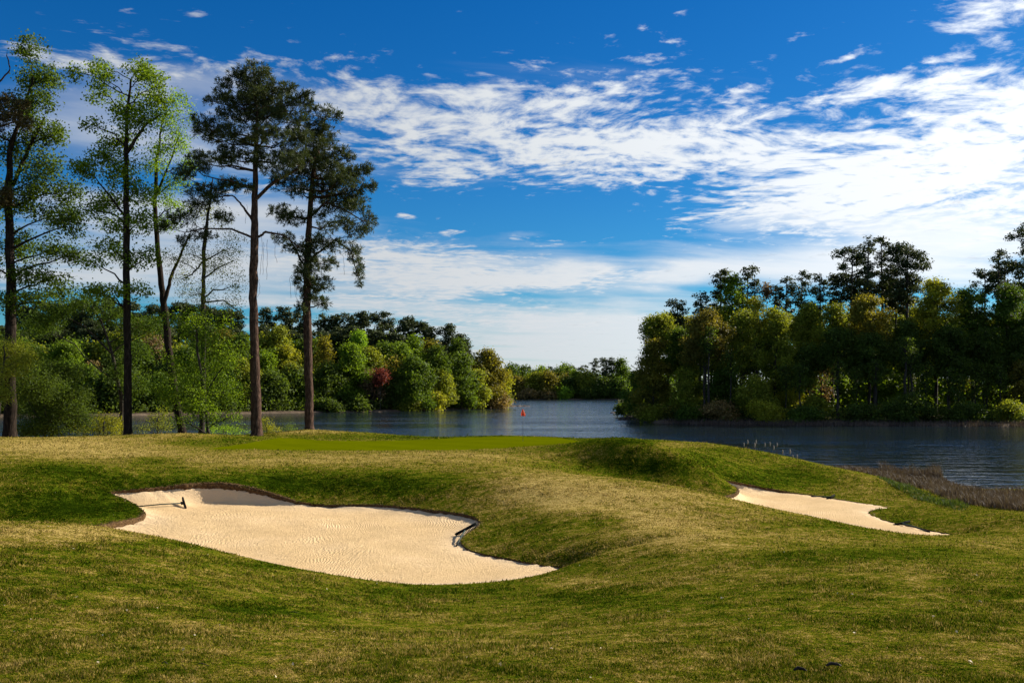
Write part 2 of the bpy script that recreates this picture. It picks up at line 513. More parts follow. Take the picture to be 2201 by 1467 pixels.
# small natural unevenness
GZ = GZ + .02 * np.sin(GX * 1.1 + 1.7 * np.sin(GY * .43)) * np.sin(GY * .8 + 1.3 * np.sin(GX * .37)) * smooth(3, 9, GY)
R, C = GX.shape
idx = np.arange(R * C).reshape(R, C)
quads = np.stack([idx[:-1, :-1], idx[:-1, 1:], idx[1:, 1:], idx[1:, :-1]], -1).reshape(-1, 4)
fx = .25 * (GX[:-1, :-1] + GX[:-1, 1:] + GX[1:, 1:] + GX[1:, :-1]).ravel()
fy = .25 * (GY[:-1, :-1] + GY[:-1, 1:] + GY[1:, 1:] + GY[1:, :-1]).ravel()
fz = .25 * (GZ[:-1, :-1] + GZ[:-1, 1:] + GZ[1:, 1:] + GZ[1:, :-1]).ravel()
inL = inside(OUT_L, fx, fy)
inR = inside(OUT_R, fx, fy)
GREEN = [(425, 966), (500, 957), (560, 947), (600, 940), (640, 942), (700, 946.5), (800, 947), (870, 946), (1000, 939.5), (1110, 937.5), (1200, 941), (1245, 947), (1235, 951), (1190, 954.5),
         (1140, 958), (1080, 962.5), (1000, 966), (900, 967.5), (700, 967.5), (560, 968)]
fpx, fpy = project(fx, fy, fz)
inG = inside(GREEN, fpx, fpy) & (fy > 55) & (fy < 79)
keep = ~(inL | inR | inG)
V = np.stack([GX.ravel(), GY.ravel(), GZ.ravel()], 1)
dry = dry_shade(V[:, 0], V[:, 1], V[:, 2])


def sub(V, q, at):
    u, inv = np.unique(q, return_inverse=True)
    return V[u], inv.reshape(q.shape), at[u]


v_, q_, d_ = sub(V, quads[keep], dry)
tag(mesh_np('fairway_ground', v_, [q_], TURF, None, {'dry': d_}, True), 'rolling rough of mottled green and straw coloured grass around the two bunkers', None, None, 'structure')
v_, q_, d_ = sub(V, quads[inG], dry)
tag(mesh_np('putting_green', v_, [q_], PUTT, None, None, True), 'smooth closely mown putting green under the red flag', None, None, 'structure')

# ---- blades of the mown rough
dpy = (HY + F * (CAMZ - GZ) / GY)
cellh = (dpy[:-1, :-1] - dpy[1:, :-1]).ravel()
dpx = np.repeat(np.diff(pxs)[None, :], R - 1, 0).ravel()
wgt = np.clip(cellh, .10, 9) * np.minimum(dpx, 4)
wgt[~keep] = 0
wgt[(fpx < -120) | (fpx > 2320) | (fy < 4.6) | (fz < .15) | (fy > 84)] = 0
NB = 620000
pick = rng.choice(len(quads), NB, p=wgt / wgt.sum())
a, b = rng.random(NB)[:, None], rng.random(NB)[:, None]
qv = V[quads[pick]]
base = (qv[:, 0] * (1 - a) + qv[:, 1] * a) * (1 - b) + (qv[:, 3] * (1 - a) + qv[:, 2] * a) * b
Dd = base[:, 1]
hb = (.010 + .00075 * Dd) * rng.uniform(.5, 1.35, NB) * (.35 + 1.35 * vnoise(base[:, 0] * 5, base[:, 1] * 5) * vnoise(base[:, 0] * 1.7 + 9, base[:, 1] * 1.7) * 1.7)
wb = (.0022 + .00052 * Dd) * rng.uniform(.7, 1.3, NB)
ang = rng.uniform(0, 2 * np.pi, NB)
lean = rng.uniform(.1, 1.1, NB)
la = rng.uniform(0, 2 * np.pi, NB)
side = np.stack([np.cos(ang), np.sin(ang), np.zeros(NB)], 1) * wb[:, None]
tip = base + np.stack([np.cos(la) * lean * hb, np.sin(la) * lean * hb, hb], 1)
base = base - np.array([0, 0, .004])
BV = np.stack([base - side, base + side, tip], 1).reshape(-1, 3)
BF = np.arange(NB * 3).reshape(-1, 3)
bd = np.repeat(dry_shade(base[:, 0], base[:, 1], base[:, 2]), 3)
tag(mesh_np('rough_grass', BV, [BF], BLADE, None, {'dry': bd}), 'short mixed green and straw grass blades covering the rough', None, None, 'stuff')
del BV, BF

# ---- bunkers
def seg_near(poly, x, y):
    """nearest outline sample: distance, its z, drop and width"""
    d = np.empty(len(x)); k = np.empty(len(x), int)
    for s in range(0, len(x), 8000):
        e = s + 8000
        dd = (x[s:e, None] - poly[None, :, 0]) ** 2 + (y[s:e, None] - poly[None, :, 1]) ** 2
        k[s:e] = dd.argmin(1)
        d[s:e] = np.sqrt(dd.min(1))
    return d, k


class Bunker:
    def __init__(s, out, floor, rf):
        s.out, s.floor, s.rf = out[::1], floor, rf
        s.n = len(out)

    def sand_z(s, x, y):
        x = np.atleast_1d(np.asarray(x, float)); y = np.atleast_1d(np.asarray(y, float))
        d, k = seg_near(s.out, x, y)
        ins = inside(s.out, x, y)
        # smooth the outline quantities by averaging over nearby samples, weighted by distance
        num = np.zeros(len(x)); den = np.zeros(len(x)); wn = np.zeros(len(x))
        st = s.out[::4]
        for q in range(0, len(x), 8000):
            e = q + 8000
            dd = (x[q:e, None] - st[None, :, 0]) ** 2 + (y[q:e, None] - st[None, :, 1]) ** 2
            w = 1 / (dd + .01) ** 2
            num[q:e] = (w * (st[:, 2] - st[:, 3])).sum(1); den[q:e] = w.sum(1); wn[q:e] = (w * st[:, 4]).sum(1)
        ze = num / den
        wd = wn / den
        f = s.floor(x, y)
        tt = np.where(ins, 1 - np.exp(-(d / (wd * .62)) ** 1.15), 0)
        z = ze * (1 - tt) + f * tt
        z = np.where(ins, z, ze - d * .35)
        return z, d, ins


def build_bunker(B, label, step, rough=.1):
    o = B.out
    x0, x1, y0, y1 = o[:, 0].min() - .25, o[:, 0].max() + .25, o[:, 1].min() - .25, o[:, 1].max() + .25
    xs, ys = np.arange(x0, x1, step), np.arange(y0, y1, step)
    X, Y = np.meshgrid(xs, ys)
    z, d, ins = B.sand_z(X.ravel(), Y.ravel())
    ok = ins | (d < .22)
    z = z + .010 * np.sin(X.ravel() * 3.1 + 2 * np.sin(Y.ravel() * 1.3)) * np.where(ins, 1, 0) + rng.normal(0, .004, len(z))
    # crumbled edge: small slumps
    z = z + np.where(ins, .02 * np.exp(-d / .35) * np.sin(X.ravel() * 7 + 3 * np.sin(Y.ravel() * 5)), 0)
    ed = np.where(ins, np.exp(-d / .45) * .8, .8)
    n, mcol = Y.shape
    ii = np.arange(n * mcol).reshape(n, mcol)
    q = np.stack([ii[:-1, :-1], ii[:-1, 1:], ii[1:, 1:], ii[1:, :-1]], -1).reshape(-1, 4)
    q = q[ok[q].all(1)]
    u, inv = np.unique(q, return_inverse=True)
    Vv = np.stack([X.ravel(), Y.ravel(), z], 1)[u]
    root = mesh_np('sand_bunker', Vv, [inv.reshape(q.shape)], SAND, None, {'rake': B.rf(X.ravel(), Y.ravel())[u], 'edge': ed[u]}, True)
    tag(root, label, None, None, 'structure')
    # thatch lip
    nx = np.roll(o[:, :2], -1, 0) - np.roll(o[:, :2], 1, 0)
    nx /= np.linalg.norm(nx, axis=1)[:, None] + 1e-9
    inn = np.stack([-nx[:, 1], nx[:, 0]], 1)
    test = o[:, :2] + inn * .05
    sg = np.where(inside(o, test[:, 0], test[:, 1]), 1, -1)[:, None]
    inn = inn * sg
    N = len(o)
    tops = o[:, :3].copy()
    tops[:, 2] = terrain(o[:, 0], o[:, 1])
    drop = o[:, 3]
    jit = rng.normal(0, .012, N)
    sj = np.convolve(np.r_[jit, jit, jit], np.ones(5) / 5, 'same')[N:2 * N] * 2
    wob = np.convolve(np.tile(rng.uniform(.2, 1.8, N), 3), np.ones(13) / 13, 'same')[N:2 * N]
    wob = np.clip((wob - 1) * 2.6 + 1, .25, 2)
    lipw = np.clip((drop - .035) / .10, .03, .85) * wob
    rows = []
    for off, dz in ((-.14, .008), (-.04, .022), (.035, .012), (.05, -.03), (.03, -.6), (.0, -1.2)):
        r = tops.copy()
        k = off + sj + rng.normal(0, .010, N)
        r[:, :2] += inn * k[:, None] * lipw[:, None]
        r[:, 2] += dz * np.clip(lipw, .1, 1.2) if dz > 0 else dz * (drop + .05) if dz < -.1 else dz * np.clip(lipw, .1, 1)
        if dz > -.1: r[:, 2] += rng.normal(0, .008, N) * np.clip(lipw, .2, 1)
        rows.append(r)
    LV = np.concatenate(rows)
    k = len(rows)
    i = np.arange(N)
    qs = [np.stack([r * N + i, r * N + (i + 1) % N, (r + 1) * N + (i + 1) % N, (r + 1) * N + i], 1) for r in range(k - 1)]
    lip = mesh_np('turf_lip', LV, [np.vstack(qs)], EDGE, root, None, True)
    # straggling dead grass on the lip
    M = N * 9
    pk = rng.integers(0, N, M)
    pk = pk[rng.random(M) < np.clip(lipw[pk], .10, 1)]
    M = len(pk)
    off = rng.uniform(-.16, .06, M)
    bs = tops[pk].copy()
    bs[:, :2] += inn[pk] * off[:, None] + rng.normal(0, .03, (M, 2))
    bs[:, 2] += .01 - np.clip(off, 0, 1) * 1.2
    hl = rng.uniform(.03, .085, M)
    drp = inn[pk] * (rng.uniform(.0, .9, M) * hl)[:, None] + rng.normal(0, .025, (M, 2))
    tipp = bs + np.c_[drp, hl * np.where(off > 0, rng.uniform(-1.2, .4, M), rng.uniform(.3, 1, M))]
    an = rng.uniform(0, 6.28, M)
    sd = np.stack([np.cos(an), np.sin(an), 0 * an], 1) * rng.uniform(.008, .016, M)[:, None]
    mesh_np('turf_fringe', np.stack([bs - sd, bs + sd, tipp], 1).reshape(-1, 3), [np.arange(M * 3).reshape(-1, 3)], FRINGE, root, {'tone': np.repeat(rng.random(M), 3)})
    return root


FRINGE = leaf_mat('dead_fringe', (.035, .022, .010), (.13, .085, .035), (.24, .17, .07), .25)


def rake_left(x, y):
    c = [(-2.4, 20.4, 1.0, .30), (-3.4, 30.2, 1.0, .34), (-6.0, 25.6, .8, .40), (-9.5, 30.5, .8, .45)]
    return np.min([np.hypot((x - a) * sx, (y - b) * sy) + i * .7 for i, (a, b, sx, sy) in enumerate(c)], 0)


def rake_right(x, y):
    return np.min([np.hypot((x - 11.5) * .9, (y - 44.5) * .5), np.hypot((x - 14.5) * .8, (y - 47) * .45) + .6, np.hypot((x - 15) * .8, (y - 39) * .5) + .4], 0)


def floor_l(x, y):
    return 2.06 + .012 * (np.hypot(x + 4, (y - 27)) ** 1.3) * .4 + .035 * np.sin(x * .5) * np.sin(y * .45)


def floor_r(x, y):
    return .78 + .008 * (y - 43) + .03 * np.sin(x * .6) * np.sin(y * .5)


BUNK_L = Bunker(OUT_L, floor_l, rake_left)
BUNK_R = Bunker(OUT_R, floor_r, rake_right)
build_bunker(BUNK_L, 'large pale sand bunker with a shadowed back lip in the near rough', .045)
build_bunker(BUNK_R, 'smaller peach sand bunker below the bank beside the lake', .06)


# ------------------------------------------------------------------ bank terrain across the lake
def interp(px, tab):
    tab = np.array(tab, float)
    return np.interp(px, tab[:, 0], tab[:, 1])


SH_L = [(-900, 215), (0, 232), (250, 240), (500, 257), (700, 279), (850, 292), (1000, 329), (1060, 350), (1100, 372), (1104, 520)]
SH_R = [(1328, 300), (1345, 222), (1400, 190), (1500, 179), (1700, 174), (2201, 169), (3200, 158)]
HILL_L = [(-900, 9), (200, 10), (600, 9), (750, 7), (950, 5), (1050, 2), (1104, .4)]
HILL_R = [(1328, .4), (1400, 2), (1550, 5), (1750, 9), (1950, 10), (2100, 7), (2300, 9), (3200, 9)]


def bank_z(px, D, which):
    sh, hl = (SH_L, HILL_L) if which == 'L' else (SH_R, HILL_R)
    off = D - interp(px, sh)
    h = interp(px, hl)
    return np.where(off < 0, off * .25, .45 * smooth(0, 1.2, off) + .5 * smooth(2, 14, off) + h * smooth(8, 95, off))


m, t, out = new_mat('bank_soil')
pos = t.n('ShaderNodeNewGeometry').outputs['Position']
zz = t.sep(pos)[2]
n1 = t.noise(pos, .25, 5, .65)
mud = t.ramp(t.noise(pos, .6, 4), [(.3, (.060, .042, .028)), (.7, (.15, .11, .075))])
lit = t.ramp(n1, [(.3, (.030, .022, .012)), (.55, (.055, .050, .015)), (.75, (.09, .11, .02))])
principled(t, out, t.mix(t.smooth(t.m('ADD', zz, t.m('MULTIPLY', n1, .3)), .62, .82), mud, lit), .95, .05, t.bump(n1, .6, .6))
SOIL = m


def build_bank(name, px0, px1, sh, which, label):
    cols = np.linspace(px0, px1, 160)
    offs = np.r_[-4, -1.5, -.4, 0, .2, .5, .9, 1.4, 2.2, 3.5, 6, 9, 13, 18, 25, 34, 45, 60, 80, 100, 130, 180, 260]
    ds = interp(cols, sh)
    wig = np.convolve(rng.normal(0, 2.0, 164), np.ones(5) / 5, 'valid')
    D = ds[None, :] + offs[:, None] + wig[None, :] * np.exp(-np.abs(offs)[:, None] / 8)
    PX = np.repeat(cols[None, :], len(offs), 0)
    Z = bank_z(PX, np.repeat(ds[None, :], len(offs), 0) + offs[:, None], which)
    X = (PX - HX) / F * D
    Vv = np.stack([X.ravel(), D.ravel(), Z.ravel()], 1)
    r, c = X.shape
    ii = np.arange(r * c).reshape(r, c)
    q = np.stack([ii[:-1, :-1], ii[:-1, 1:], ii[1:, 1:], ii[1:, :-1]], -1).reshape(-1, 4)
    tag(mesh_np(name, Vv, [q], SOIL, None, None, True), label, None, None, 'structure')


build_bank('lake_bank', -900, 1104, SH_L, 'L', 'wooded bank across the lake behind the tall pines')
build_bank('lake_bank', 1328, 3200, SH_R, 'R', 'dark wooded bank across the lake on the side of the smaller bunker')
SH_F = [(700, 720), (1060, 716), (1400, 712), (1700, 700)]
_b = bank_z


def far_z(px, D):
    off = D - interp(px, SH_F)
    return np.where(off < 0, off * .1, .8 * smooth(0, 4, off) + 5 * smooth(10, 90, off))


cols = np.linspace(700, 1700, 60)
offs = np.r_[-20, -4, 0, 2, 5, 12, 30, 60, 100, 200, 400]
Dm = interp(cols, SH_F)[None, :] + offs[:, None]
Zm = far_z(np.repeat(cols[None, :], len(offs), 0), Dm)
Xm = (cols[None, :] - HX) / F * Dm
ii = np.arange(Xm.size).reshape(Xm.shape)
tag(mesh_np('far_shore', np.stack([Xm.ravel(), Dm.ravel(), Zm.ravel()], 1),
            [np.stack([ii[:-1, :-1], ii[:-1, 1:], ii[1:, 1:], ii[1:, :-1]], -1).reshape(-1, 4)], SOIL, None, None, True),
    'distant low shore closing the end of the lake', None, None, 'structure')


def spit(x0, x1, D, depth, hgt, label):
    n, k = 60, 9
    u = np.linspace(0, 1, n)
    Vv = []
    for i, uu in enumerate(u):
        wdt = depth * (math.sin(math.pi * (.08 + .92 * uu) / 1.35)) * (1 + .2 * math.sin(uu * 17))
        for v in np.linspace(-1, 1, k):
            Vv.append((x0 + (x1 - x0) * uu, D + v * wdt * .5 + 2 * math.sin(uu * 3), -.25 + (hgt + .25) * (1 - v * v) * min(1, uu * 9) * (1 + .2 * math.sin(uu * 31 + v))))
    ii = np.arange(n * k).reshape(n, k)
    return tag(mesh_np('mud_spit', Vv, [np.stack([ii[:-1, :-1], ii[1:, :-1], ii[1:, 1:], ii[:-1, 1:]], -1).reshape(-1, 4)], SOIL, None, None, True), label, None, None, 'structure')


def X(px, D):
    return (px - HX) / F * D


spit(X(1325, 206), X(1420, 206), 206, 10, .55, 'brown grassy mud spit below the dark wood')
spit(X(1308, 272), X(1375, 272), 272, 10, .35, 'low black mud spit behind the grassy one')
spit(X(1142, 392), X(1085, 392), 392, 8, .35, 'thin dark spit beyond the flag')

# ------------------------------------------------------------------ lake
m, t, out = new_mat('lake_water')
pos = t.n('ShaderNodeNewGeometry').outputs['Position']
st = t.vm('MULTIPLY', pos, (.62, 1.0, 1.0))
n1 = t.noise(st, .9, 3, .6, .4)
n2 = t.noise(st, 3.2, 2, .55)
n3 = t.noise(t.vm('MULTIPLY', pos, (.012, .05, 1)), 1.0, 3, .5)
n0 = t.noise(t.vm('MULTIPLY', pos, (.16, .5, 1.0)), 1.0, 2, .5, .3)
hgt = t.m('ADD', t.m('MULTIPLY', n0, 1.6), t.m('ADD', t.m('MULTIPLY', n1, 1.0), t.m('MULTIPLY', n2, .22)))
bp = t.n('ShaderNodeBump')
bp.inputs['Distance'].default_value = .36
t.put(bp.inputs['Strength'], t.m('ADD', .22, t.m('MULTIPLY', t.smooth(n3, .35, .65), .45)))
t.put(bp.inputs['Height'], hgt)
principled(t, out, (.010, .017, .022), .06, .5, bp.outputs[0], 1.33)
WATER = m
tag(mesh_np('lake_water', [(-2500, -200, 0), (2500, -200, 0), (2500, 5000, 0), (-2500, 5000, 0)], [[(0, 1, 2, 3)]], WATER), 'rippled blue lake', None, None, 'structure')

# ------------------------------------------------------------------ trees
def leaves(cent, clr, per, size, aspect, flat=.6, up=.45, outc=None, tone_c=None, jitter=.18):
    """rhombus leaves round cluster centres; returns V, F, tone"""
    n = len(cent)
    cnt = rng.poisson(per, n) if np.isscalar(per) else rng.poisson(per)
    k = np.repeat(np.arange(n), cnt)
    M = len(k)
    clr = np.broadcast_to(clr, (n,))
    o = rng.normal(0, 1, (M, 3)) * np.array([1, 1, flat]) * (clr[k] * .55)[:, None]
    c = cent[k] + o
    nrm = rng.normal(0, 1, (M, 3)) + np.array([0, 0, up * 1.6])
    if outc is not None:
        v = c - outc[k]
        nrm += .9 * v / (np.linalg.norm(v, axis=1)[:, None] + 1e-6)
    nrm /= np.linalg.norm(nrm, axis=1)[:, None]
    r = rng.normal(0, 1, (M, 3))
    a = np.cross(nrm, r); a /= np.linalg.norm(a, axis=1)[:, None] + 1e-9
    b = np.cross(nrm, a)
    L = size * rng.uniform(.6, 1.4, M)
    a = a * (L * .5)[:, None]
    b = b * (L * .5 * aspect)[:, None]
    bend = nrm * (L * .12)[:, None]
    V = np.stack([c - a, c - b + bend, c + a, c + b + bend], 1).reshape(-1, 3)
    Fq = np.arange(M * 4).reshape(-1, 4)
    tc = rng.normal(.5, .16, n) if tone_c is None else tone_c
    tn = np.clip(tc[k] + rng.normal(0, jitter, M), 0, 1)
    return V, Fq, np.repeat(tn, 4)


def tufts(cent, outd, per, L, w):
    """needle tufts: thin rhombi radiating from each centre"""
    n = len(cent)
    k = np.repeat(np.arange(n), per)
    M = len(k)
    d = rng.normal(0, 1, (M, 3)) + .75 * outd[k] + np.array([0, 0, .35])
    d /= np.linalg.norm(d, axis=1)[:, None]
    LL = L * rng.uniform(.65, 1.2, M)
    s = np.cross(d, rng.normal(0, 1, (M, 3))); s /= np.linalg.norm(s, axis=1)[:, None] + 1e-9
    s *= w * .5
    c = cent[k] + rng.normal(0, .05, (M, 3))
    tip = c + d * LL[:, None]
    mid = c + d * (LL * .55)[:, None]
    V = np.stack([c, mid - s, tip, mid + s], 1).reshape(-1, 3)
    tn = np.clip(np.repeat(rng.normal(.5, .2, n), per) + rng.normal(0, .15, M), 0, 1)
    return V, np.arange(M * 4).reshape(-1, 4), np.repeat(tn, 4)


def in_blob(c, r, n, hollow=.45):
    d = rng.normal(0, 1, (n, 3)); d /= np.linalg.norm(d, axis=1)[:, None]
    return c + d * (rng.random(n) ** hollow)[:, None] * r


def bent(p0, p1, sag, n=5, wob=.06):
    tt = np.linspace(0, 1, n)[:, None]
    p = p0 * (1 - tt) + p1 * tt
    L = np.linalg.norm(p1 - p0)
    p[:, 2] += (np.sin(tt[:, 0] * math.pi)) * sag * L
    p[1:-1] += rng.normal(0, wob * L * .5, (n - 2, 3))
    return p


def near_tree(name, trunks, blobs, D, kind, mat, bark, label, cat, leaf=.2, dens=1.0, rise=.45, spread=1.0, per=12, group=None, limb=.3, twig=.6, extra=None):
    """a close tree; trunks: list of [(px,py,width_px)...]; blobs in photo pixels at depth D"""
    s = D / F
    base = P(trunks[0][0][0], trunks[0][0][1], D)
    root = empty(name, (0, 0, 0))
    mb = MB()
    paths = []
    for tr in trunks:
        pts = np.array([P(px, py, D) for px, py, w in tr])
        rad = np.array([w * .5 * s for px, py, w in tr])
        # resample
        tt = np.linspace(0, len(pts) - 1, (len(pts) - 1) * 6 + 1)
        pp = np.stack([np.interp(tt, np.arange(len(pts)), pts[:, i]) for i in range(3)], 1)
        rr = np.interp(tt, np.arange(len(pts)), rad)
        pp[1:-1, 0] += rng.normal(0, .025, len(pp) - 2); pp[:, 1] += np.cumsum(rng.normal(0, .03, len(pp)))
        if tr is trunks[0]:
            gz = tz(pp[0, 0], pp[0, 1])
            rr[0] *= 1.25
            pp = np.vstack([[pp[0, 0], pp[0, 1], min(gz, pp[0, 2]) - .15], pp]); rr = np.r_[rr[0] * 1.15, rr]
        rr = rr * (1 + rng.normal(0, .04, len(rr)))
        mb.tube(pp, rr, 12)
        paths.append((pp, rr))
    Vs, Fs, Ts = [], [], []
    nv = 0
    allp = np.vstack([p for p, _ in paths]); allr = np.concatenate([r for _, r in paths])
    for (bx, by, rx, ry) in blobs:
        c = P(bx, by, D)
        if kind == 'pine': ry = ry * 1.5
        r = np.array([rx * s * 1.06, max(rx, ry) * s * .85 * spread, ry * s * 1.06])
        c[1] += rng.uniform(-1, 1) * min(rx * s * 1.4, 1.8) * spread
        hd = np.linalg.norm(allp[:, :2] - c[:2], axis=1)
        tgt = c[2] - rise * hd
        cost = np.abs(allp[:, 2] - tgt) + hd * .35
        k = cost.argmin()
        p0 = allp[k]
        br = bent(p0, c, -.06 if kind == 'pine' else .05, 6)
        r0 = min(allr[k] * .55, .03 + limb * np.linalg.norm(c - p0) * .06)
        mb.tube(br, np.linspace(max(r0, .03), .018, 6), 5)
        vol = r[0] * r[2]
        ncl = max(4, int(vol * (58 if kind == 'pine' else 42) * dens + 4))
        cl = in_blob(c, r, ncl)
        for q in cl:
            if rng.random() < twig * (.08 if kind == 'pine' else .1):
                j = rng.integers(2, 6)
                mb.tube(np.array([br[j], (br[j] + q) / 2 + rng.normal(0, .08, 3), q]), [.018, .012, .006], 3)
        if kind == 'pine':
            od = (cl - br[3]); od /= np.linalg.norm(od, axis=1)[:, None] + 1e-6
            v, f, tn = tufts(cl, od, per, .31, .050)
        else:
            v, f, tn = leaves(cl, np.full(ncl, .52), per * 1.55, leaf * .8, .72, .7, .5)
        Vs.append(v); Fs.append(f + nv); Ts.append(tn); nv += len(v)
    if extra: extra(mb)
    mb.build('trunk', bark, root)
    mesh_np('crown', np.vstack(Vs), [np.vstack(Fs)], mat, root, {'tone': np.concatenate(Ts)})
    tag(root, label, cat, group)
    root.location = base
    for ch in root.children:
        ch.matrix_parent_inverse = root.matrix_world.inverted() if False else ch.matrix_parent_inverse
        me = ch.data
        n = len(me.vertices); buf = np.empty(n * 3, np.float32)
        me.vertices.foreach_get('co', buf)
        buf = buf.reshape(-1, 3) - base.astype(np.float32)
        me.vertices.foreach_set('co', buf.ravel())
        me.update()
    return root


def S(lst, f):
    return [(a, b, c * f, d * f) for a, b, c, d in lst]


# --- the tall group on the left side of the green
near_tree('broadleaf_tree', [[(21, 944, 27), (24, 800, 24), (27, 600, 20), (24, 420, 16), (27, 330, 11), (50, 260, 7), (75, 170, 4)], [(26, 400, 9), (60, 320, 7), (95, 250, 4)]],
          [(85, 120, 34, 26), (60, 165, 42, 34), (105, 165, 24, 30), (35, 225, 36, 38), (95, 225, 34, 30), (70, 280, 50, 34), (112, 285, 22, 26), (15, 320, 40, 40), (90, 345, 40, 30), (-40, 260, 40, 60), (-50, 420, 50, 60),
           (85, 390, 48, 36), (128, 405, 32, 32), (45, 430, 44, 38), (105, 455, 55, 30), (150, 480, 34, 30), (15, 520, 44, 40), (105, 535, 50, 28), (150, 545, 26, 18), (60, 590, 44, 24), (115, 600, 44, 20), (-40, 560, 50, 50), (85, 640, 50, 18), (130, 628, 28, 14), (20, 650, 40, 24)],
          74, 'leaf', LEAF['green'], DBARK, 'tall dark trunked broadleaf tree cut by the left picture edge', 'tree', .21, 1.0, .5)
near_tree('broadleaf_tree', [[(275, 940, 18), (277, 800, 16), (274, 640, 15), (272, 480, 13), (271, 380, 11), (270, 280, 8), (280, 170, 4)], [(272, 330, 8), (310, 270, 6), (345, 245, 3)], [(272, 470, 6), (235, 420, 4), (205, 380, 2)]],
          [(165, 158, 16, 18), (205, 138, 26, 16), (200, 195, 24, 20), (232, 180, 24, 22), (284, 138, 28, 22), (310, 165, 26, 24), (255, 225, 34, 32), (318, 215, 40, 30), (345, 190, 18, 30), (300, 262, 44, 30), (240, 300, 38, 26), (205, 272, 20, 12),
           (215, 335, 32, 26), (262, 370, 40, 32), (200, 375, 34, 20), (176, 355, 18, 12), (232, 425, 42, 28), (290, 410, 30, 28), (200, 448, 32, 18), (250, 485, 46, 26), (312, 475, 30, 24), (215, 528, 36, 22), (272, 555, 36, 22), (200, 565, 28, 14), (320, 550, 26, 22), (235, 632, 42, 18), (300, 628, 36, 18), (200, 622, 22, 11)],
          73, 'leaf', LEAF['bright'], DBARK, 'tall straight broadleaf tree with airy mid green crown, second trunk along the green', 'tree', .21, .95, .5)
near_tree('broadleaf_tree', [[(392, 932, 17), (378, 860, 16), (362, 760, 15), (350, 660, 14), (338, 560, 11), (331, 450, 9), (334, 340, 6), (345, 260, 3)], [(352, 655, 9), (370, 590, 7), (392, 540, 5), (408, 508, 3)], [(336, 420, 6), (360, 360, 4), (385, 290, 2)]],
          [(385, 225, 26, 26), (405, 248, 11, 20), (368, 265, 32, 28), (390, 305, 26, 26), (360, 325, 30, 26), (395, 352, 22, 22), (345, 365, 36, 26), (385, 395, 30, 22), (340, 425, 36, 22), (378, 445, 30, 18), (350, 480, 26, 16)],
          77, 'leaf', LEAF['lime'], DBARK, 'leaning forked tree with bright yellow green crown left of the tall pines', 'tree', .17, 1.0, .5, per=11)
near_tree('slender_tree', [[(433, 930, 12), (436, 800, 10), (436, 640, 9), (438, 520, 8), (446, 450, 5), (455, 380, 2)], [(437, 600, 4), (470, 575, 3), (505, 560, 2)], [(437, 650, 4), (480, 645, 3), (515, 670, 2)], [(437, 560, 4), (412, 590, 3), (390, 600, 2)]],
          [(420, 445, 32, 30), (462, 465, 34, 30), (500, 535, 34, 40), (470, 575, 44, 40), (418, 550, 28, 32), (510, 615, 24, 36), (440, 635, 50, 30), (398, 590, 28, 32), (500, 660, 26, 18), (470, 405, 18, 16), (375, 560, 22, 25)],
          76, 'leaf', LEAF['olive'], GBARK, 'slender tree with a thin see-through crown just left of the tallest pine', 'tree', .12, .95, .35, per=9, twig=1.0)
near_tree('leafy_sapling', [[(448, 934, 7), (440, 850, 6), (425, 760, 5), (420, 690, 3)], [(440, 850, 4), (470, 800, 3), (490, 780, 2)]],
          [(425, 720, 60, 36), (380, 790, 46, 40), (450, 790, 56, 40), (420, 840, 54, 36), (478, 842, 44, 32), (382, 850, 40, 28), (440, 880, 40, 26), (345, 835, 26, 24), (470, 900, 24, 14), (505, 893, 16, 10), (385, 905, 26, 12), (430, 690, 80, 22), (500, 760, 30, 30)],
          74, 'leaf', LEAF['bright'], GBARK, 'bushy bright green sapling in front of the lake between leaning trunk and tallest pine', 'sapling', .155, .95, .4, per=13)

PINE_E = [(552, 190, 30, 14), (553, 215, 34, 14), (550, 240, 34, 12), (552, 275, 34, 12), (550, 310, 30, 12), (505, 225, 26, 12), (600, 240, 26, 12), (570, 205, 26, 12), (530, 180, 24, 12), (600, 330, 34, 11), (640, 290, 34, 12), (490, 315, 30, 11), (455, 290, 24, 10), (450, 400, 30, 10), (420, 440, 26, 9), (540, 150, 34, 14), (515, 163, 30, 12), (562, 172, 34, 14), (482, 188, 24, 12), (466, 204, 18, 9), (520, 205, 44, 15), (590, 190, 34, 12), (622, 190, 18, 8), (562, 225, 38, 14), (448, 214, 11, 7), (482, 235, 34, 13), (530, 250, 34, 12), (610, 225, 34, 12),
          (648, 226, 28, 11), (662, 214, 18, 8), (590, 258, 34, 12), (640, 255, 24, 10), (440, 266, 28, 12), (470, 280, 34, 12), (420, 276, 12, 8), (520, 300, 38, 12), (592, 298, 42, 12), (450, 330, 38, 12), (500, 340, 38, 12), (420, 336, 24, 8), (560, 340, 38, 12), (620, 322, 38, 13),
          (430, 370, 34, 11), (482, 385, 32, 10), (405, 381, 24, 10), (420, 410, 28, 10), (520, 402, 28, 9), (460, 430, 28, 8), (402, 470, 36, 11), (430, 500, 32, 9), (368, 490, 28, 9), (482, 472, 24, 8), (600, 372, 34, 11), (642, 352, 38, 12), (388, 515, 18, 7)]
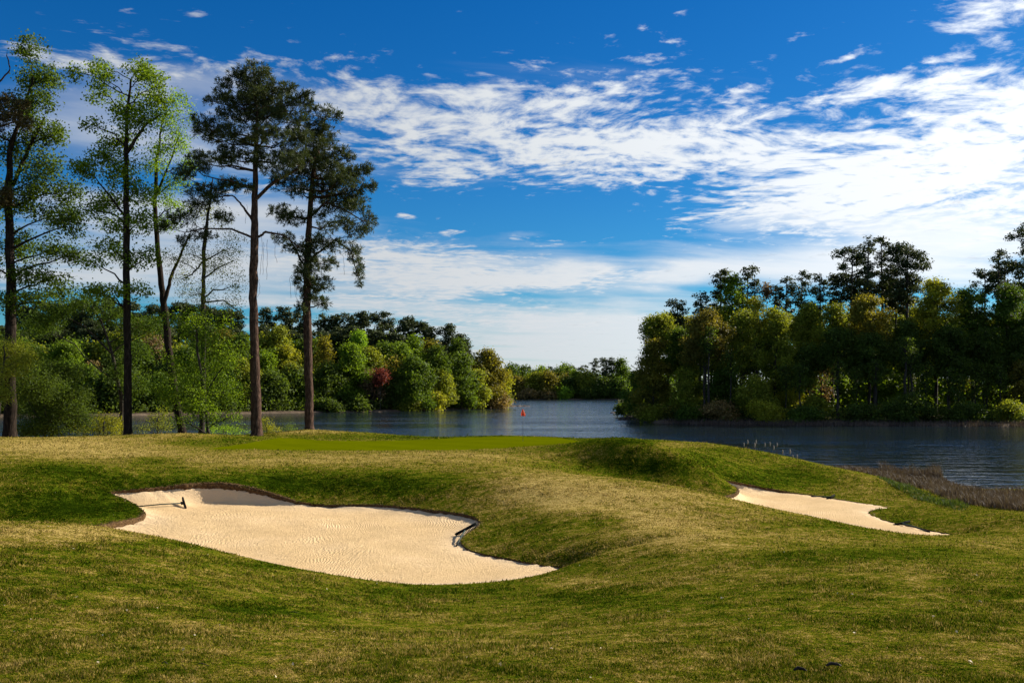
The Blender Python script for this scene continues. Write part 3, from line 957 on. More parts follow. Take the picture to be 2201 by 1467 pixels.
PINE_F = [(690, 275, 24, 11), (685, 305, 28, 12), (675, 335, 30, 12), (668, 372, 32, 12), (655, 420, 30, 10), (700, 420, 34, 11), (725, 375, 30, 12), (745, 365, 24, 11), (700, 345, 30, 12), (765, 405, 24, 10), (742, 425, 26, 10), (720, 400, 28, 11), (640, 370, 28, 11), (640, 335, 28, 11), (665, 545, 24, 14), (668, 620, 22, 12), (655, 575, 18, 12), (690, 250, 34, 11), (720, 246, 14, 8), (662, 275, 38, 12), (700, 292, 28, 11), (640, 302, 34, 12), (692, 326, 34, 12), (732, 332, 24, 11), (750, 342, 14, 9), (662, 352, 42, 13), (712, 366, 38, 12), (770, 370, 28, 11), (788, 362, 14, 9), (742, 396, 38, 12), (794, 396, 14, 10),
          (682, 396, 42, 12), (622, 400, 38, 12), (760, 422, 28, 12), (602, 452, 34, 11), (632, 470, 34, 11), (722, 440, 38, 11), (770, 450, 28, 11), (790, 470, 18, 11), (742, 480, 28, 10), (682, 462, 24, 8), (760, 492, 24, 11), (788, 492, 14, 8), (702, 482, 28, 9), (612, 512, 28, 8), (642, 532, 38, 11),
          (682, 520, 34, 11), (722, 530, 28, 9), (760, 540, 18, 16), (770, 578, 12, 16), (773, 602, 8, 9), (692, 560, 28, 12), (672, 590, 28, 12), (696, 610, 24, 11), (642, 600, 10, 14), (667, 640, 24, 11), (652, 664, 16, 8), (690, 650, 16, 9)]


def vines(pxs_, D):
    def f(mb):
        for (px, py, ln) in pxs_:
            p = P(px, py, D)
            pts = [p]
            for i in range(8):
                pts.append(pts[-1] + np.array([rng.normal(0, .06), rng.normal(0, .05), -ln * D / F / 8]))
            mb.tube(pts, .013, 3)
    return f


near_tree('tall_pine', [[(551, 938, 24), (550, 880, 22), (547, 760, 19), (544, 640, 18), (546, 520, 17), (547, 440, 14), (549, 330, 10), (553, 240, 6), (545, 145, 3)], [(548, 430, 8), (590, 392, 7), (640, 365, 4), (680, 340, 2)], [(546, 515, 6), (570, 498, 5), (610, 505, 3), (640, 530, 2)], [(546, 512, 5), (500, 493, 4), (440, 492, 3), (400, 500, 2)], [(547, 480, 6), (520, 440, 4), (500, 420, 3), (450, 425, 2)]],
          PINE_E, 75, 'pine', LEAF['pine'], BARK, 'tallest pine, bare reddish trunk and dark high crown, standing beside the putting green', 'pine tree', dens=1.25, rise=.28, per=18, limb=.6, twig=.45,
          extra=vines([(560, 500, 90), (566, 520, 70), (575, 515, 85), (590, 505, 60), (530, 440, 40), (558, 600, 40)], 74.8))
near_tree('tall_pine', [[(665, 925, 19), (664, 860, 18), (662, 760, 18), (660, 660, 17), (661, 560, 15), (665, 450, 11), (672, 370, 8), (690, 290, 5), (700, 245, 3)], [(663, 470, 6), (700, 435, 5), (740, 450, 4), (780, 475, 2)], [(662, 560, 5), (720, 515, 4), (755, 540, 3), (768, 590, 2)], [(662, 590, 5), (640, 545, 4), (620, 510, 2)]],
          PINE_F, 79, 'pine', LEAF['pine'], BARK, 'second tall pine with crown swept towards the lake, foliage hanging down its trunk', 'pine tree', dens=1.25, rise=.22, per=18, limb=.6, twig=.45,
          extra=vines([(628, 590, 50), (634, 580, 70), (640, 575, 60), (645, 600, 60), (690, 480, 50), (735, 540, 50), (715, 520, 40)], 78.8))
near_tree('side_pine', [[(-75, 946, 22), (-72, 600, 17), (-70, 300, 10), (-66, 120, 4)], [(-70, 330, 7), (-20, 280, 5), (40, 262, 3)], [(-70, 190, 5), (-10, 180, 4), (18, 150, 3), (12, 112, 2)]],
          [(20, 250, 34, 14), (50, 262, 26, 12), (0, 275, 34, 14), (60, 235, 16, 9), (10, 215, 24, 10), (0, 430, 30, 12), (20, 415, 18, 8), (-40, 240, 40, 14), (-60, 160, 40, 16), (-80, 340, 50, 16), (-50, 470, 40, 14), (-100, 220, 40, 16)],
          72, 'pine', LEAF['brownpine'], BARK, 'brownish pine branches reaching in over the leftmost tall tree', 'pine tree', dens=1.2, rise=.25, per=18, limb=.6)


def shrub(name, blobs, D, key, label, cat, stems, leaf=.13, dens=1.2, per=12, group=None):
    return near_tree(name, stems, blobs, D, 'leaf', LEAF[key], GBARK, label, cat, leaf, dens, .6, 1.0, per, group, .2, .7)


shrub('lakeside_shrub', [(95, 830, 60, 36), (70, 880, 55, 36), (130, 880, 50, 34), (100, 920, 60, 22), (160, 905, 34, 22), (60, 800, 50, 30), (150, 850, 30, 26), (45, 925, 40, 16), (120, 800, 40, 26)], 80, 'dark',  # dark leaf colour stands in for the shadow of the trees
      'big dark green shrub at the foot of the leftmost tall tree', 'shrub', [[(95, 944, 6), (95, 880, 5), (90, 820, 3)], [(95, 920, 4), (140, 880, 2)], [(95, 920, 4), (60, 860, 2)]], .14, 3.0)
shrub('small_tree', [(5, 755, 44, 34), (35, 790, 30, 26), (0, 810, 44, 30), (22, 845, 30, 22), (-30, 770, 50, 40), (50, 765, 20, 16)], 70, 'olive',
      'small olive yellow tree in front of the leftmost tall trunk', 'tree', [[(-8, 946, 8), (0, 870, 6), (10, 790, 4), (15, 740, 2)]], .13, 2.0, 12)
shrub('lakeside_bush', [(220, 912, 30, 20), (200, 926, 22, 14), (245, 925, 18, 14), (225, 898, 14, 12), (180, 930, 16, 10), (250, 905, 10, 9)], 74, 'yellow',
      'bright yellow green bush left of the straight second trunk', 'bush', [[(222, 945, 4), (222, 915, 3), (225, 890, 1.5)]], .12, 2.0, 12)
shrub('lakeside_bush', [(572, 920, 12, 14), (585, 928, 11, 9), (566, 905, 8, 9), (600, 931, 9, 6)], 79, 'yellow',
      'small yellowish bush hugging the right side of the tallest pine trunk', 'bush', [[(575, 938, 3), (573, 915, 2), (572, 900, 1)]], .11, 3.0, 12)
shrub('sprig_bush', [(622, 923, 8, 8), (628, 931, 8, 5)], 80, 'bright', 'tiny bright green sprig between the two tall pine trunks', 'bush', [[(624, 936, 2), (622, 920, 1)]], .10, 4, 10)
shrub('lakeside_bush', [(335, 905, 26, 14), (355, 915, 20, 10), (315, 920, 14, 10), (345, 890, 14, 10)], 79, 'olive', 'thin olive bush at the water left of the leaning forked trunk', 'bush',
      [[(338, 936, 3), (338, 905, 2), (342, 885, 1)]], .12, 1.6, 10)
shrub('grassy_bush', [(480, 925, 34, 8), (455, 922, 20, 9), (515, 928, 18, 6)], 80, 'lime', 'low bright green growth at the foot of the bushy sapling', 'bush', [[(480, 938, 2.5), (480, 922, 1)]], .10, 3, 12)
shrub('hanging_foliage_tree', [(190, 650, 50, 20), (140, 668, 46, 20), (230, 680, 40, 22), (280, 700, 40, 26), (250, 740, 36, 26), (100, 690, 46, 24), (300, 760, 30, 24), (60, 700, 40, 24), (330, 700, 30, 24), (290, 830, 30, 26), (250, 800, 26, 22)], 84, 'deep',
      'dark half hidden small tree behind the second straight trunk', 'tree', [[(262, 946, 9), (258, 850, 8), (240, 760, 6), (215, 690, 4), (190, 645, 2)], [(240, 760, 4), (180, 700, 3), (120, 670, 2)]], .17, 1.5, 11)


# --- trees on the banks
def bank_tree(kind, px, top, hw, bot, D, key, label, cat='tree', group=None, which='L', leaf=None, dens=1.0, name=None, trunk_w=None):
    """kind: round, cone, pine, twig, bush. px,top,hw,bot in photo pixels at depth D"""
    s = D / F
    x = X(px, D)
    gz = float(bank_z(np.array([px]), np.array([D]), which)[0]) if which in 'LR' else float(far_z(np.array([px]), np.array([D]))[0])
    zt, zb = zat(top, D), max(zat(bot, D), gz + .3)
    Hc = zt - zb
    w = hw * s * (1.14 if kind in ('round', 'cone') else 1.0)
    leaf = leaf or (.0019 * D if kind != 'pine' else .0024 * D)
    cent, rad, oc = [], [], []
    mb = MB()
    lean = rng.normal(0, .02) * (zt - gz)
    tp = lambda h: np.array([lean * (h - gz) / (zt - gz + 1e-6), 0, h - gz])       # local trunk point
    r0 = trunk_w or max(.10, .013 * (zt - gz))
    hs = np.linspace(gz - .6, zt - .12 * Hc, 9)
    pts = np.array([tp(h) for h in hs]); pts[1:-1, :2] += rng.normal(0, .07, (7, 2))
    mb.tube(pts, np.linspace(r0 * 1.15, r0 * .2, 9), 6)
    if kind == 'pine':
        nb = int(12 + 1.1 * Hc + w)
        us = (np.arange(nb) + rng.random(nb)) / nb
        for u in us:
            prof = (.42 + 1.1 * u * (1 - .55 * u) - .42 * u ** 5) if u < .75 else 1.05 * math.sqrt(max(.02, (1.04 - u) / .30))
            rr = w * prof * rng.uniform(.35, 1.0)
            an = rng.uniform(0, 2 * math.pi)
            h = zb + Hc * u * .97
            c = tp(h) + np.array([rr * math.cos(an), rr * math.sin(an) * .9, 0])
            pr = np.array([w * .38, w * .38, max(.5, w * .20)]) * rng.uniform(.7, 1.25)
            p0 = tp(max(gz + 1, h - .35 * rr))
            mb.tube(bent(p0, c, -.03, 4), np.linspace(max(.05, r0 * .3), .03, 4), 4)
            n = max(4, int(pr[0] * pr[2] * 4.6 * dens / (leaf * leaf) * 1.9))
            cl = in_blob(c, pr, n)
            cent.append(cl); oc.append(np.repeat(c[None], n, 0)); rad.append(np.full(n, leaf * 1.1))
        cent = np.vstack(cent); oc = np.vstack(oc); rad = np.concatenate(rad)
        v, f, tn = leaves(cent, rad, 5, leaf * .95, .5, .55, .6, oc)
    else:
        nb = {'round': 46, 'cone': 44, 'twig': 26, 'bush': 18}[kind]
        bands = rng.uniform(.72, 1.18, 6)
        for i in range(nb):
            u = (i + rng.random()) / nb
            if kind == 'round':
                prof = max(.12, 1 - ((u - .40) / .62) ** 2) ** .72 if u > .40 else .82 + .18 * u / .40
            elif kind == 'cone':
                prof = (1.04 - u) ** .75
            elif kind == 'bush':
                prof = math.sqrt(max(.05, 1 - u * u * .95))
            else:
                prof = math.sqrt(max(.05, 1 - (2 * u - 1) ** 2 * .9))
            rr = w * .92 * prof * bands[min(5, int(u * 6))] * rng.random() ** .42
            an = rng.uniform(0, 2 * math.pi)
            h = zb + Hc * (u * .9 + .03 + rng.normal(0, .022))
            c = tp(h) + np.array([rr * math.cos(an), rr * math.sin(an) * .85, 0])
            br = (.25 if kind not in ('cone', 'bush') else .22 if kind == 'cone' else .34) * w * rng.uniform(.6, 1.35)
            pr = np.array([br * 1.15, br * 1.15, br * .66])
            p0 = tp(max(gz + .5, min(h - .6 * rr, zt - .2 * Hc)))
            mb.tube(bent(p0, c, .04, 4), np.linspace(max(.04, r0 * .3), .025, 4), 4)
            n = max(4, int(4 * math.pi * br * br * .75 * dens / (leaf * leaf * .36) / 6 * (.8 if kind == 'twig' else 1.9)))
            cl = in_blob(c, pr, n, .5)
            if kind == 'twig':
                for q in cl[::3]:
                    mb.tube(np.array([c, (c + q) / 2 + rng.normal(0, .1, 3), q + (q - c) * .4]), [.035, .025, .012], 3)
            cent.append(cl); oc.append(np.repeat(c[None], n, 0)); rad.append(np.full(n, leaf * 2.9))
        tc = np.concatenate([np.full(len(c), rng.normal(.5, .16)) for c in cent])
        cent = np.vstack(cent); oc = np.vstack(oc); rad = np.concatenate(rad)
        tc = np.clip(tc + rng.normal(0, .12, len(tc)), 0, 1)
        v, f, tn = leaves(cent, rad, 6, leaf, .72, .75, .45, oc, tc)
    nm = name or {'round': 'broadleaf_tree', 'cone': 'conical_tree', 'pine': 'pine_tree', 'twig': 'bare_twig_tree', 'bush': 'shore_bush'}[kind]
    root = empty(nm, (x, D, gz))
    mb.build('trunk' if kind != 'bush' else 'stem', GBARK, root)
    mesh_np('crown' if kind != 'bush' else 'foliage', v, [f], LEAF[key], root, {'tone': tn})
    return tag(root, label, cat, group)


LB = 'trees along the wooded bank behind the tall pines'
# left bank, pines on the ridge (kind, px, top, hw, bot, D, colour, label)
RIDGE = [(40, 662, 36, 730, 320, 'dark pine on the far ridge seen just right of the leftmost trunk'), (95, 650, 34, 720, 318, 'ridge pine whose top shows under the leftmost tree\'s lowest branch'),
         (150, 655, 30, 720, 322, None), (180, 648, 28, 710, 318, None), (222, 642, 30, 715, 320, 'brown tinged ridge pine in the sky gap between the first two tall trunks'),
         (290, 652, 32, 720, 322, None), (340, 658, 30, 720, 325, None), (385, 652, 30, 720, 322, None), (425, 655, 30, 720, 326, None), (470, 664, 30, 725, 328, None), (508, 668, 26, 730, 330, None),
         (566, 662, 20, 730, 334, 'spiky ridge pine touching the right edge of the tallest pine trunk'), (615, 659, 22, 725, 336, 'round topped dark green ridge pine between the two tall pine trunks'), (645, 672, 20, 730, 338, None),
         (700, 677, 22, 735, 340, 'ridge pine just right of the second tall pine trunk'), (726, 672, 17, 735, 342, None), (752, 677, 18, 735, 342, None), (783, 669, 23, 735, 340, 'broad ridge pine above the big bright green tree'),
         (822, 671, 27, 745, 338, 'largest round headed ridge pine, bulging above its neighbours'), (880, 682, 24, 745, 342, 'twin topped ridge pine above the vivid green pointed tree'), (908, 692, 22, 750, 344, 'shaggy ridge pine on the falling skyline'),
         (932, 702, 16, 755, 346, 'small ridge pine beside the tall narrow one'), (957, 695, 20, 760, 344, 'tall narrow dark ridge pine standing clear on the skyline'), (990, 716, 20, 765, 350, 'ridge pine sloping down behind the pointed light green tree'), (1012, 742, 16, 790, 354, 'last small pine at the low end of the ridge')]
for px, top, hw, bot, D, lab in RIDGE:
    bank_tree('pine', px, top, hw * 1.15, bot + 15, D, 'pine', lab or 'dark pine in the crowded skyline row on the bank behind the tall trunks', 'pine tree', LB, dens=1.5)
for px, top, hw, bot, D in [(20, 700, 40, 780, 300), (110, 700, 40, 775, 300), (200, 690, 36, 770, 302), (270, 700, 36, 775, 302), (350, 700, 36, 775, 304), (440, 700, 36, 780, 306), (500, 705, 34, 780, 308),
                            (560, 700, 28, 770, 312), (600, 702, 28, 770, 314), (640, 712, 26, 775, 316), (686, 712, 28, 775, 318), (725, 706, 26, 765, 322), (765, 702, 28, 765, 322), (800, 712, 26, 765, 322), (838, 715, 26, 770, 322), (865, 722, 24, 770, 322), (925, 732, 24, 785, 328), (960, 745, 22, 795, 332)]:
    bank_tree('pine', px, top, hw, bot, D, 'pine', 'dull dark pine in the band below the ridge, above the bright shore trees', 'pine tree', LB, dens=1.5)
# left bank, trees of the shore and slope
LEFT = [('round', 140, 733, 46, 850, 262, 'bright', 'round bright green tree low between the first two tall trunks'),
        ('round', 60, 740, 44, 860, 262, 'deep', 'dark green tree beside the leftmost trunk, behind the shrubs'),
        ('round', -10, 735, 50, 860, 258, 'green', 'green shore tree at the left picture edge'),
        ('cone', 205, 775, 22, 865, 258, 'tan', 'tan gold tapering tree left of the second straight trunk'),
        ('round', 248, 760, 34, 870, 262, 'dark', 'very dark tree against the second straight trunk'),
        ('round', 305, 690, 26, 760, 285, 'rust', 'upper rusty brown tree between the straight and the leaning trunk'),
        ('twig', 330, 722, 26, 800, 275, 'brown', 'dull brown twiggy tree below the rusty one near the leaning trunk'),
        ('round', 305, 815, 28, 870, 262, 'rust', 'low orange brown tree close to the water right of the straight trunk'),
        ('round', 345, 790, 36, 872, 266, 'dark', 'dark shore tree behind the leaning forked trunk'),
        ('round', 400, 750, 42, 865, 268, 'deep', 'deep green tree behind the bushy sapling'),
        ('round', 478, 712, 30, 790, 285, 'rust', 'orange tinted tree between slender tree and tallest pine'),
        ('round', 510, 770, 36, 868, 272, 'olive', 'olive green tree touching the left side of the tallest pine trunk'),
        ('round', 455, 800, 40, 872, 268, 'dark', 'dark shore tree right behind the bushy sapling'),
        ('round', 572, 757, 26, 835, 288, 'bright', 'bright green round tree just right of the tallest pine trunk'),
        ('round', 616, 744, 24, 815, 296, 'yellow', 'yellow green tree in the middle between the two tall pines'),
        ('round', 600, 705, 20, 760, 305, 'olive', 'olive treetop under the ridge between the two tall pines'),
        ('round', 632, 782, 28, 868, 284, 'olive', 'olive tree with an orange tint beside the second pine trunk'),
        ('round', 592, 815, 32, 872, 280, 'deep', 'deep green low tree between the two tall pine trunks'),
        ('cone', 698, 722, 16, 790, 302, 'gold', 'gold topped narrow tree right of the second pine trunk'),
        ('round', 705, 780, 30, 872, 288, 'dark', 'dark tree in the shade left of the big bright green one'),
        ('round', 680, 800, 24, 868, 290, 'olive', 'shadowy olive tree touching the second pine trunk'),
        ('round', 748, 738, 38, 868, 292, 'bright', 'biggest bright green tree on the shore with a full rounded crown'),
        ('cone', 771, 712, 24, 800, 302, 'lime', 'tall yellow green pointed tree behind the biggest bright tree'),
        ('round', 794, 748, 26, 820, 300, 'olive', 'pale olive tree right of the biggest bright one'),
        ('twig', 800, 792, 26, 875, 294, 'brown', 'grey brown nearly leafless tree next to the red one'),
        ('round', 817, 797, 10, 822, 291, 'red', 'small crimson leaved tree on the shore'),
        ('round', 832, 738, 24, 800, 306, 'green', 'mid green tree behind the rusty twiggy one'),
        ('twig', 849, 762, 22, 872, 300, 'rust', 'rusty brown thin tree right of the red one'),
        ('round', 862, 740, 24, 800, 308, 'bright', 'bright lobed tree under the twin topped ridge pine'),
        ('cone', 896, 719, 21, 800, 316, 'bright', 'vivid green pointed tree standing above the slope'),
        ('round', 893, 765, 38, 872, 300, 'green', 'wide mid green tree with a pale slim trunk near the water'),
        ('round', 942, 748, 24, 810, 316, 'green', 'soft green tree between the vivid pointed and the light pointed tree'),
        ('round', 926, 735, 16, 770, 322, 'gold', 'brownish gold treetop behind the soft green tree'),
        ('round', 950, 797, 24, 872, 312, 'olive', 'half dark tree with a yellow top above the shore bush'),
        ('cone', 983, 725, 19, 800, 330, 'green', 'pointed light green tree on the slope left of the headland'),
        ('round', 992, 757, 34, 872, 326, 'green', 'broad green tree before the golden headland tree'),
        ('round', 1046, 750, 40, 868, 346, 'gold', 'large golden olive tree at the tip of the headland'),
        ('round', 1022, 795, 26, 868, 334, 'olive', 'olive green tree leaning over the shore at the headland'),
        ('round', 1082, 795, 15, 868, 362, 'yellow', 'last yellow green tree over the water at the headland tip'),
        ('bush', 934, 846, 22, 879, 304, 'yellow', 'yellow green rounded bush on the shore left of the headland'),
        ('bush', 1060, 848, 34, 872, 345, 'tan', 'low brownish brush under the golden headland tree'),
        ('bush', 880, 858, 20, 882, 298, 'olive', 'low olive bush at the water under the wide green tree'),
        ('bush', 770, 855, 24, 884, 288, 'dark', 'dark low bush below the biggest bright tree'),
        ('bush', 700, 862, 26, 886, 281, 'dark', 'dark low bush at the shore beside the second pine trunk')]
for px in np.arange(-40, 1000, 42):
    bank_tree('round', px + rng.uniform(-10, 10), rng.uniform(715, 750) + max(0, px - 800) * .12, rng.uniform(26, 36), 840, interp(px, SH_L) + rng.uniform(26, 44), rng.choice(['green', 'olive', 'deep', 'olive']), 'leafy tree on the slope half hidden behind the shore trees', 'tree', LB, leaf=.8)
for px in np.arange(-60, 1040, 50):
    bank_tree('round', px + rng.uniform(-10, 10), rng.uniform(790, 815), rng.uniform(28, 36), 872, interp(px, SH_L) + rng.uniform(8, 16), rng.choice(['deep', 'dark', 'green']), 'shaded low tree behind the shore trees under the pine ridge', 'tree', LB, leaf=.7)
for k, px, top, hw, bot, D, key, lab in LEFT:
    bank_tree(k, px, top, hw, bot, D, key, lab, 'bush' if k == 'bush' else 'tree', LB)

RBG = 'trees of the dark wood across the water'
RP = [(1460, 645, 24, 700, 205, 'small dark pine left of the two pines with a green tree between'), (1502, 625, 20, 690, 208, 'dark pine one step below the paired pines'), (1546, 576, 26, 680, 212, 'left one of the paired pines around a green tree'),
      (1596, 570, 27, 680, 212, 'right one of the paired pines around a green tree'), (1667, 612, 18, 690, 215, 'low pine by a dead spike on the skyline'), (1687, 592, 19, 700, 214, 'small tufted pine left of the dip in the wood\'s skyline'),
      (1724, 581, 23, 700, 212, 'pine with flat tufted head in the middle of the skyline'), (1764, 590, 25, 690, 200, 'pine with a long bare trunk visible above the gold tree'), (1830, 528, 40, 650, 212, 'dome crowned tall pine, left of the highest cluster'),
      (1800, 590, 30, 660, 214, 'shorter pine under the dome crowned one'), (1864, 509, 16, 620, 206, 'spindly thin crowned pine between the two highest pines'), (1898, 508, 30, 650, 212, 'highest pine of the wood, next to the spindly one'), (1950, 521, 52, 650, 208, 'widest pine of the wood with a branch sweeping out over the gap'),
      (2137, 538, 24, 640, 200, 'pine with a small knobbly top left of the pine at the picture edge'), (2122, 577, 26, 650, 204, 'lower ragged pine beside the gap in the skyline'), (2200, 476, 42, 660, 198, 'very dark tall pine cut by the right picture edge'), (2165, 560, 34, 660, 206, 'dark pine filling in behind the pine at the right picture edge'), (1850, 600, 40, 670, 216, 'hidden lower pine beneath the highest cluster'), (1920, 600, 45, 670, 218, 'shaded pine crown beneath the highest and widest pines')]
for px, top, hw, bot, D, lab in RP:
    bank_tree('pine', px, top, hw, bot, D, 'pine', lab, 'pine tree', RBG, 'R', dens=1.0)
RIGHT = [('cone', 1405, 724, 50, 890, 194, 'gold', 'conical gold green cypress like tree at the corner of the wood'),
         ('round', 1412, 677, 32, 735, 200, 'olive', 'flat topped light green tree above the corner tree'),
         ('round', 1375, 800, 34, 885, 206, 'green', 'green tree leaning out at the water end of the wood'),
         ('round', 1514, 668, 44, 775, 188, 'rust', 'tall orange gold tree with a double trunk'),
         ('round', 1465, 702, 36, 800, 196, 'green', 'green tree between the corner tree and the orange gold tree'),
         ('round', 1480, 790, 34, 885, 190, 'olive', 'olive lower tree right of the corner tree'),
         ('round', 1570, 588, 24, 690, 210, 'bright', 'fresh green tree squeezed between the paired pines'),
         ('round', 1598, 664, 40, 800, 192, 'olive', 'olive crowned tree right of the orange gold tree'),
         ('round', 1665, 652, 37, 840, 190, 'olive', 'large rounded pale olive tree in the middle of the wood'),
         ('round', 1560, 790, 40, 885, 188, 'deep', 'dark green tree near the water right of the double trunk'),
         ('round', 1630, 640, 26, 720, 204, 'yellow', 'yellowish treetop behind the pale olive tree'),
         ('round', 1620, 810, 36, 890, 184, 'olive', 'olive low tree over the water under the pale olive crown'),
         ('round', 1688, 762, 28, 850, 196, 'bright', 'sunlit bright tree beside the pale olive one'),
         ('round', 1735, 650, 30, 760, 198, 'olive', 'olive tree behind the long bare pine trunk'),
         ('round', 1790, 650, 38, 760, 194, 'olive', 'olive tree left of the gold topped one'),
         ('round', 1868, 633, 46, 745, 190, 'gold', 'gold topped tree under the highest pines'),
         ('round', 1800, 705, 46, 800, 188, 'dark', 'dark crown below the olive and gold trees'),
         ('round', 1740, 745, 36, 830, 190, 'dark', 'dark crown right of the sunlit bright tree'),
         ('round', 1880, 715, 46, 810, 186, 'dark', 'dark spreading crown beneath the gold topped tree'),
         ('round', 1955, 690, 44, 800, 188, 'dark', 'dark crown left of the yellow olive tree'),
         ('round', 2012, 599, 48, 740, 190, 'yellow', 'yellow olive domed tree at the gap in the skyline'),
         ('round', 2040, 700, 48, 810, 186, 'dark', 'dark crown under the yellow olive dome'),
         ('round', 2092, 618, 38, 740, 192, 'green', 'green tree just right of the skyline gap'),
         ('round', 2160, 615, 46, 760, 190, 'deep', 'deep green crown below the ragged pines'),
         ('round', 2120, 710, 46, 820, 186, 'dark', 'dark crown right of the yellow olive tree\'s shade'),
         ('round', 2195, 700, 44, 830, 186, 'dark', 'dark crown at the right picture edge'),
         ('round', 2250, 640, 60, 850, 190, 'deep', 'tree leaning in from beyond the right picture edge'),
         ('round', 2195, 775, 26, 850, 182, 'rust', 'reddish brown small tree at the right picture edge'),
         ('twig', 1765, 770, 30, 860, 192, 'brown', 'grey twiggy tree in the shade below the long bare pine trunk'),
         ('round', 1870, 800, 26, 870, 200, 'bright', 'sunlit sapling seen between trunks under the gold tree'),
         ('round', 1930, 810, 30, 875, 200, 'bright', 'sunlit sapling seen between the twin dark trunks'),
         ('round', 2000, 800, 32, 875, 200, 'lime', 'pale sunlit foliage below the yellow olive dome'),
         ('round', 2075, 815, 34, 880, 200, 'yellow', 'yellow sunlit foliage among thin trunks on the right'),
         ('round', 2140, 820, 34, 885, 200, 'olive', 'dull green foliage among thin trunks near the right picture edge'),
         ('round', 1800, 810, 30, 880, 198, 'bright', 'sunlit sapling right of the grey twiggy tree'),
         ('round', 1700, 830, 28, 890, 188, 'yellow', 'yellow green sapling near the water in the middle of the wood'),
         ('round', 1750, 855, 26, 895, 184, 'olive', 'low olive sapling on the shore below the grey twiggy tree'),
         ('bush', 1346, 868, 22, 892, 232, 'dark', 'black green bush at the outer end of the wood'),
         ('bush', 1400, 880, 34, 902, 192, 'olive', 'low bush under the corner tree'),
         ('bush', 1545, 865, 34, 902, 182, 'tan', 'brown tinted bush right of the double trunk'),
         ('bush', 1640, 870, 40, 904, 179, 'yellow', 'yellowish bush at the waterline in mid wood'),
         ('bush', 1960, 855, 60, 904, 176, 'dark', 'large black green bush on the shaded shore'),
         ('bush', 1850, 875, 40, 905, 177, 'dark', 'dark low bush left of the large black one'),
         ('bush', 2080, 872, 46, 905, 175, 'dark', 'dark low bush right of the large black one'),
         ('bush', 1480, 880, 30, 904, 184, 'deep', 'deep green bush left of the double trunk'),
         ('bush', 1730, 880, 40, 905, 178, 'deep', 'deep green bush under the olive sapling'),
         ('bush', 2170, 868, 40, 905, 174, 'olive', 'dull bush at the shore near the right picture edge')]
for k, px, top, hw, bot, D, key, lab in RIGHT:
    bank_tree(k, px, top, hw, bot, D, key, lab, 'bush' if k == 'bush' else 'tree', RBG, 'R', dens=.62)
for px in np.arange(1440, 2330, 40):
    bank_tree('round', px + rng.uniform(-10, 10), rng.uniform(650, 690) + (25 if px < 1500 else 0), rng.uniform(34, 46), 800, rng.uniform(208, 232), rng.choice(['green', 'olive', 'yellow', 'olive']), 'leafy tree of the inner wood half hidden behind the front trees', 'tree', RBG, 'R', leaf=.5, dens=.7)
# bare trunks standing in the shade of the wood
for i, (px, top, D, w) in enumerate([(1523, 700, 184, .26), (1513, 720, 186, .2), (1800, 770, 181, .30), (1880, 770, 180, .34), (1945, 720, 179, .36), (1962, 740, 180, .26), (1990, 780, 181, .14), (2038, 790, 180, .16), (2060, 800, 180, .13), (2095, 800, 181, .16), (2115, 790, 182, .15), (1840, 790, 182, .14), (1720, 780, 182, .18), (1690, 780, 184, .14), (1570, 750, 184, .2), (2150, 780, 181, .16)]):
    bank_tree('twig', px, top, 16, top + 60, D, 'dark', 'dark bare trunk standing in the shade under the wood\'s canopy', 'tree', RBG, 'R', dens=.6, name='thin_trunk_tree', trunk_w=w)
bank_tree('twig', 1647, 610, 5, 640, 214, 'brown', 'dead spike of a tree poking above the skyline', 'tree', RBG, 'R', dens=.15, name='dead_tree', trunk_w=.14)

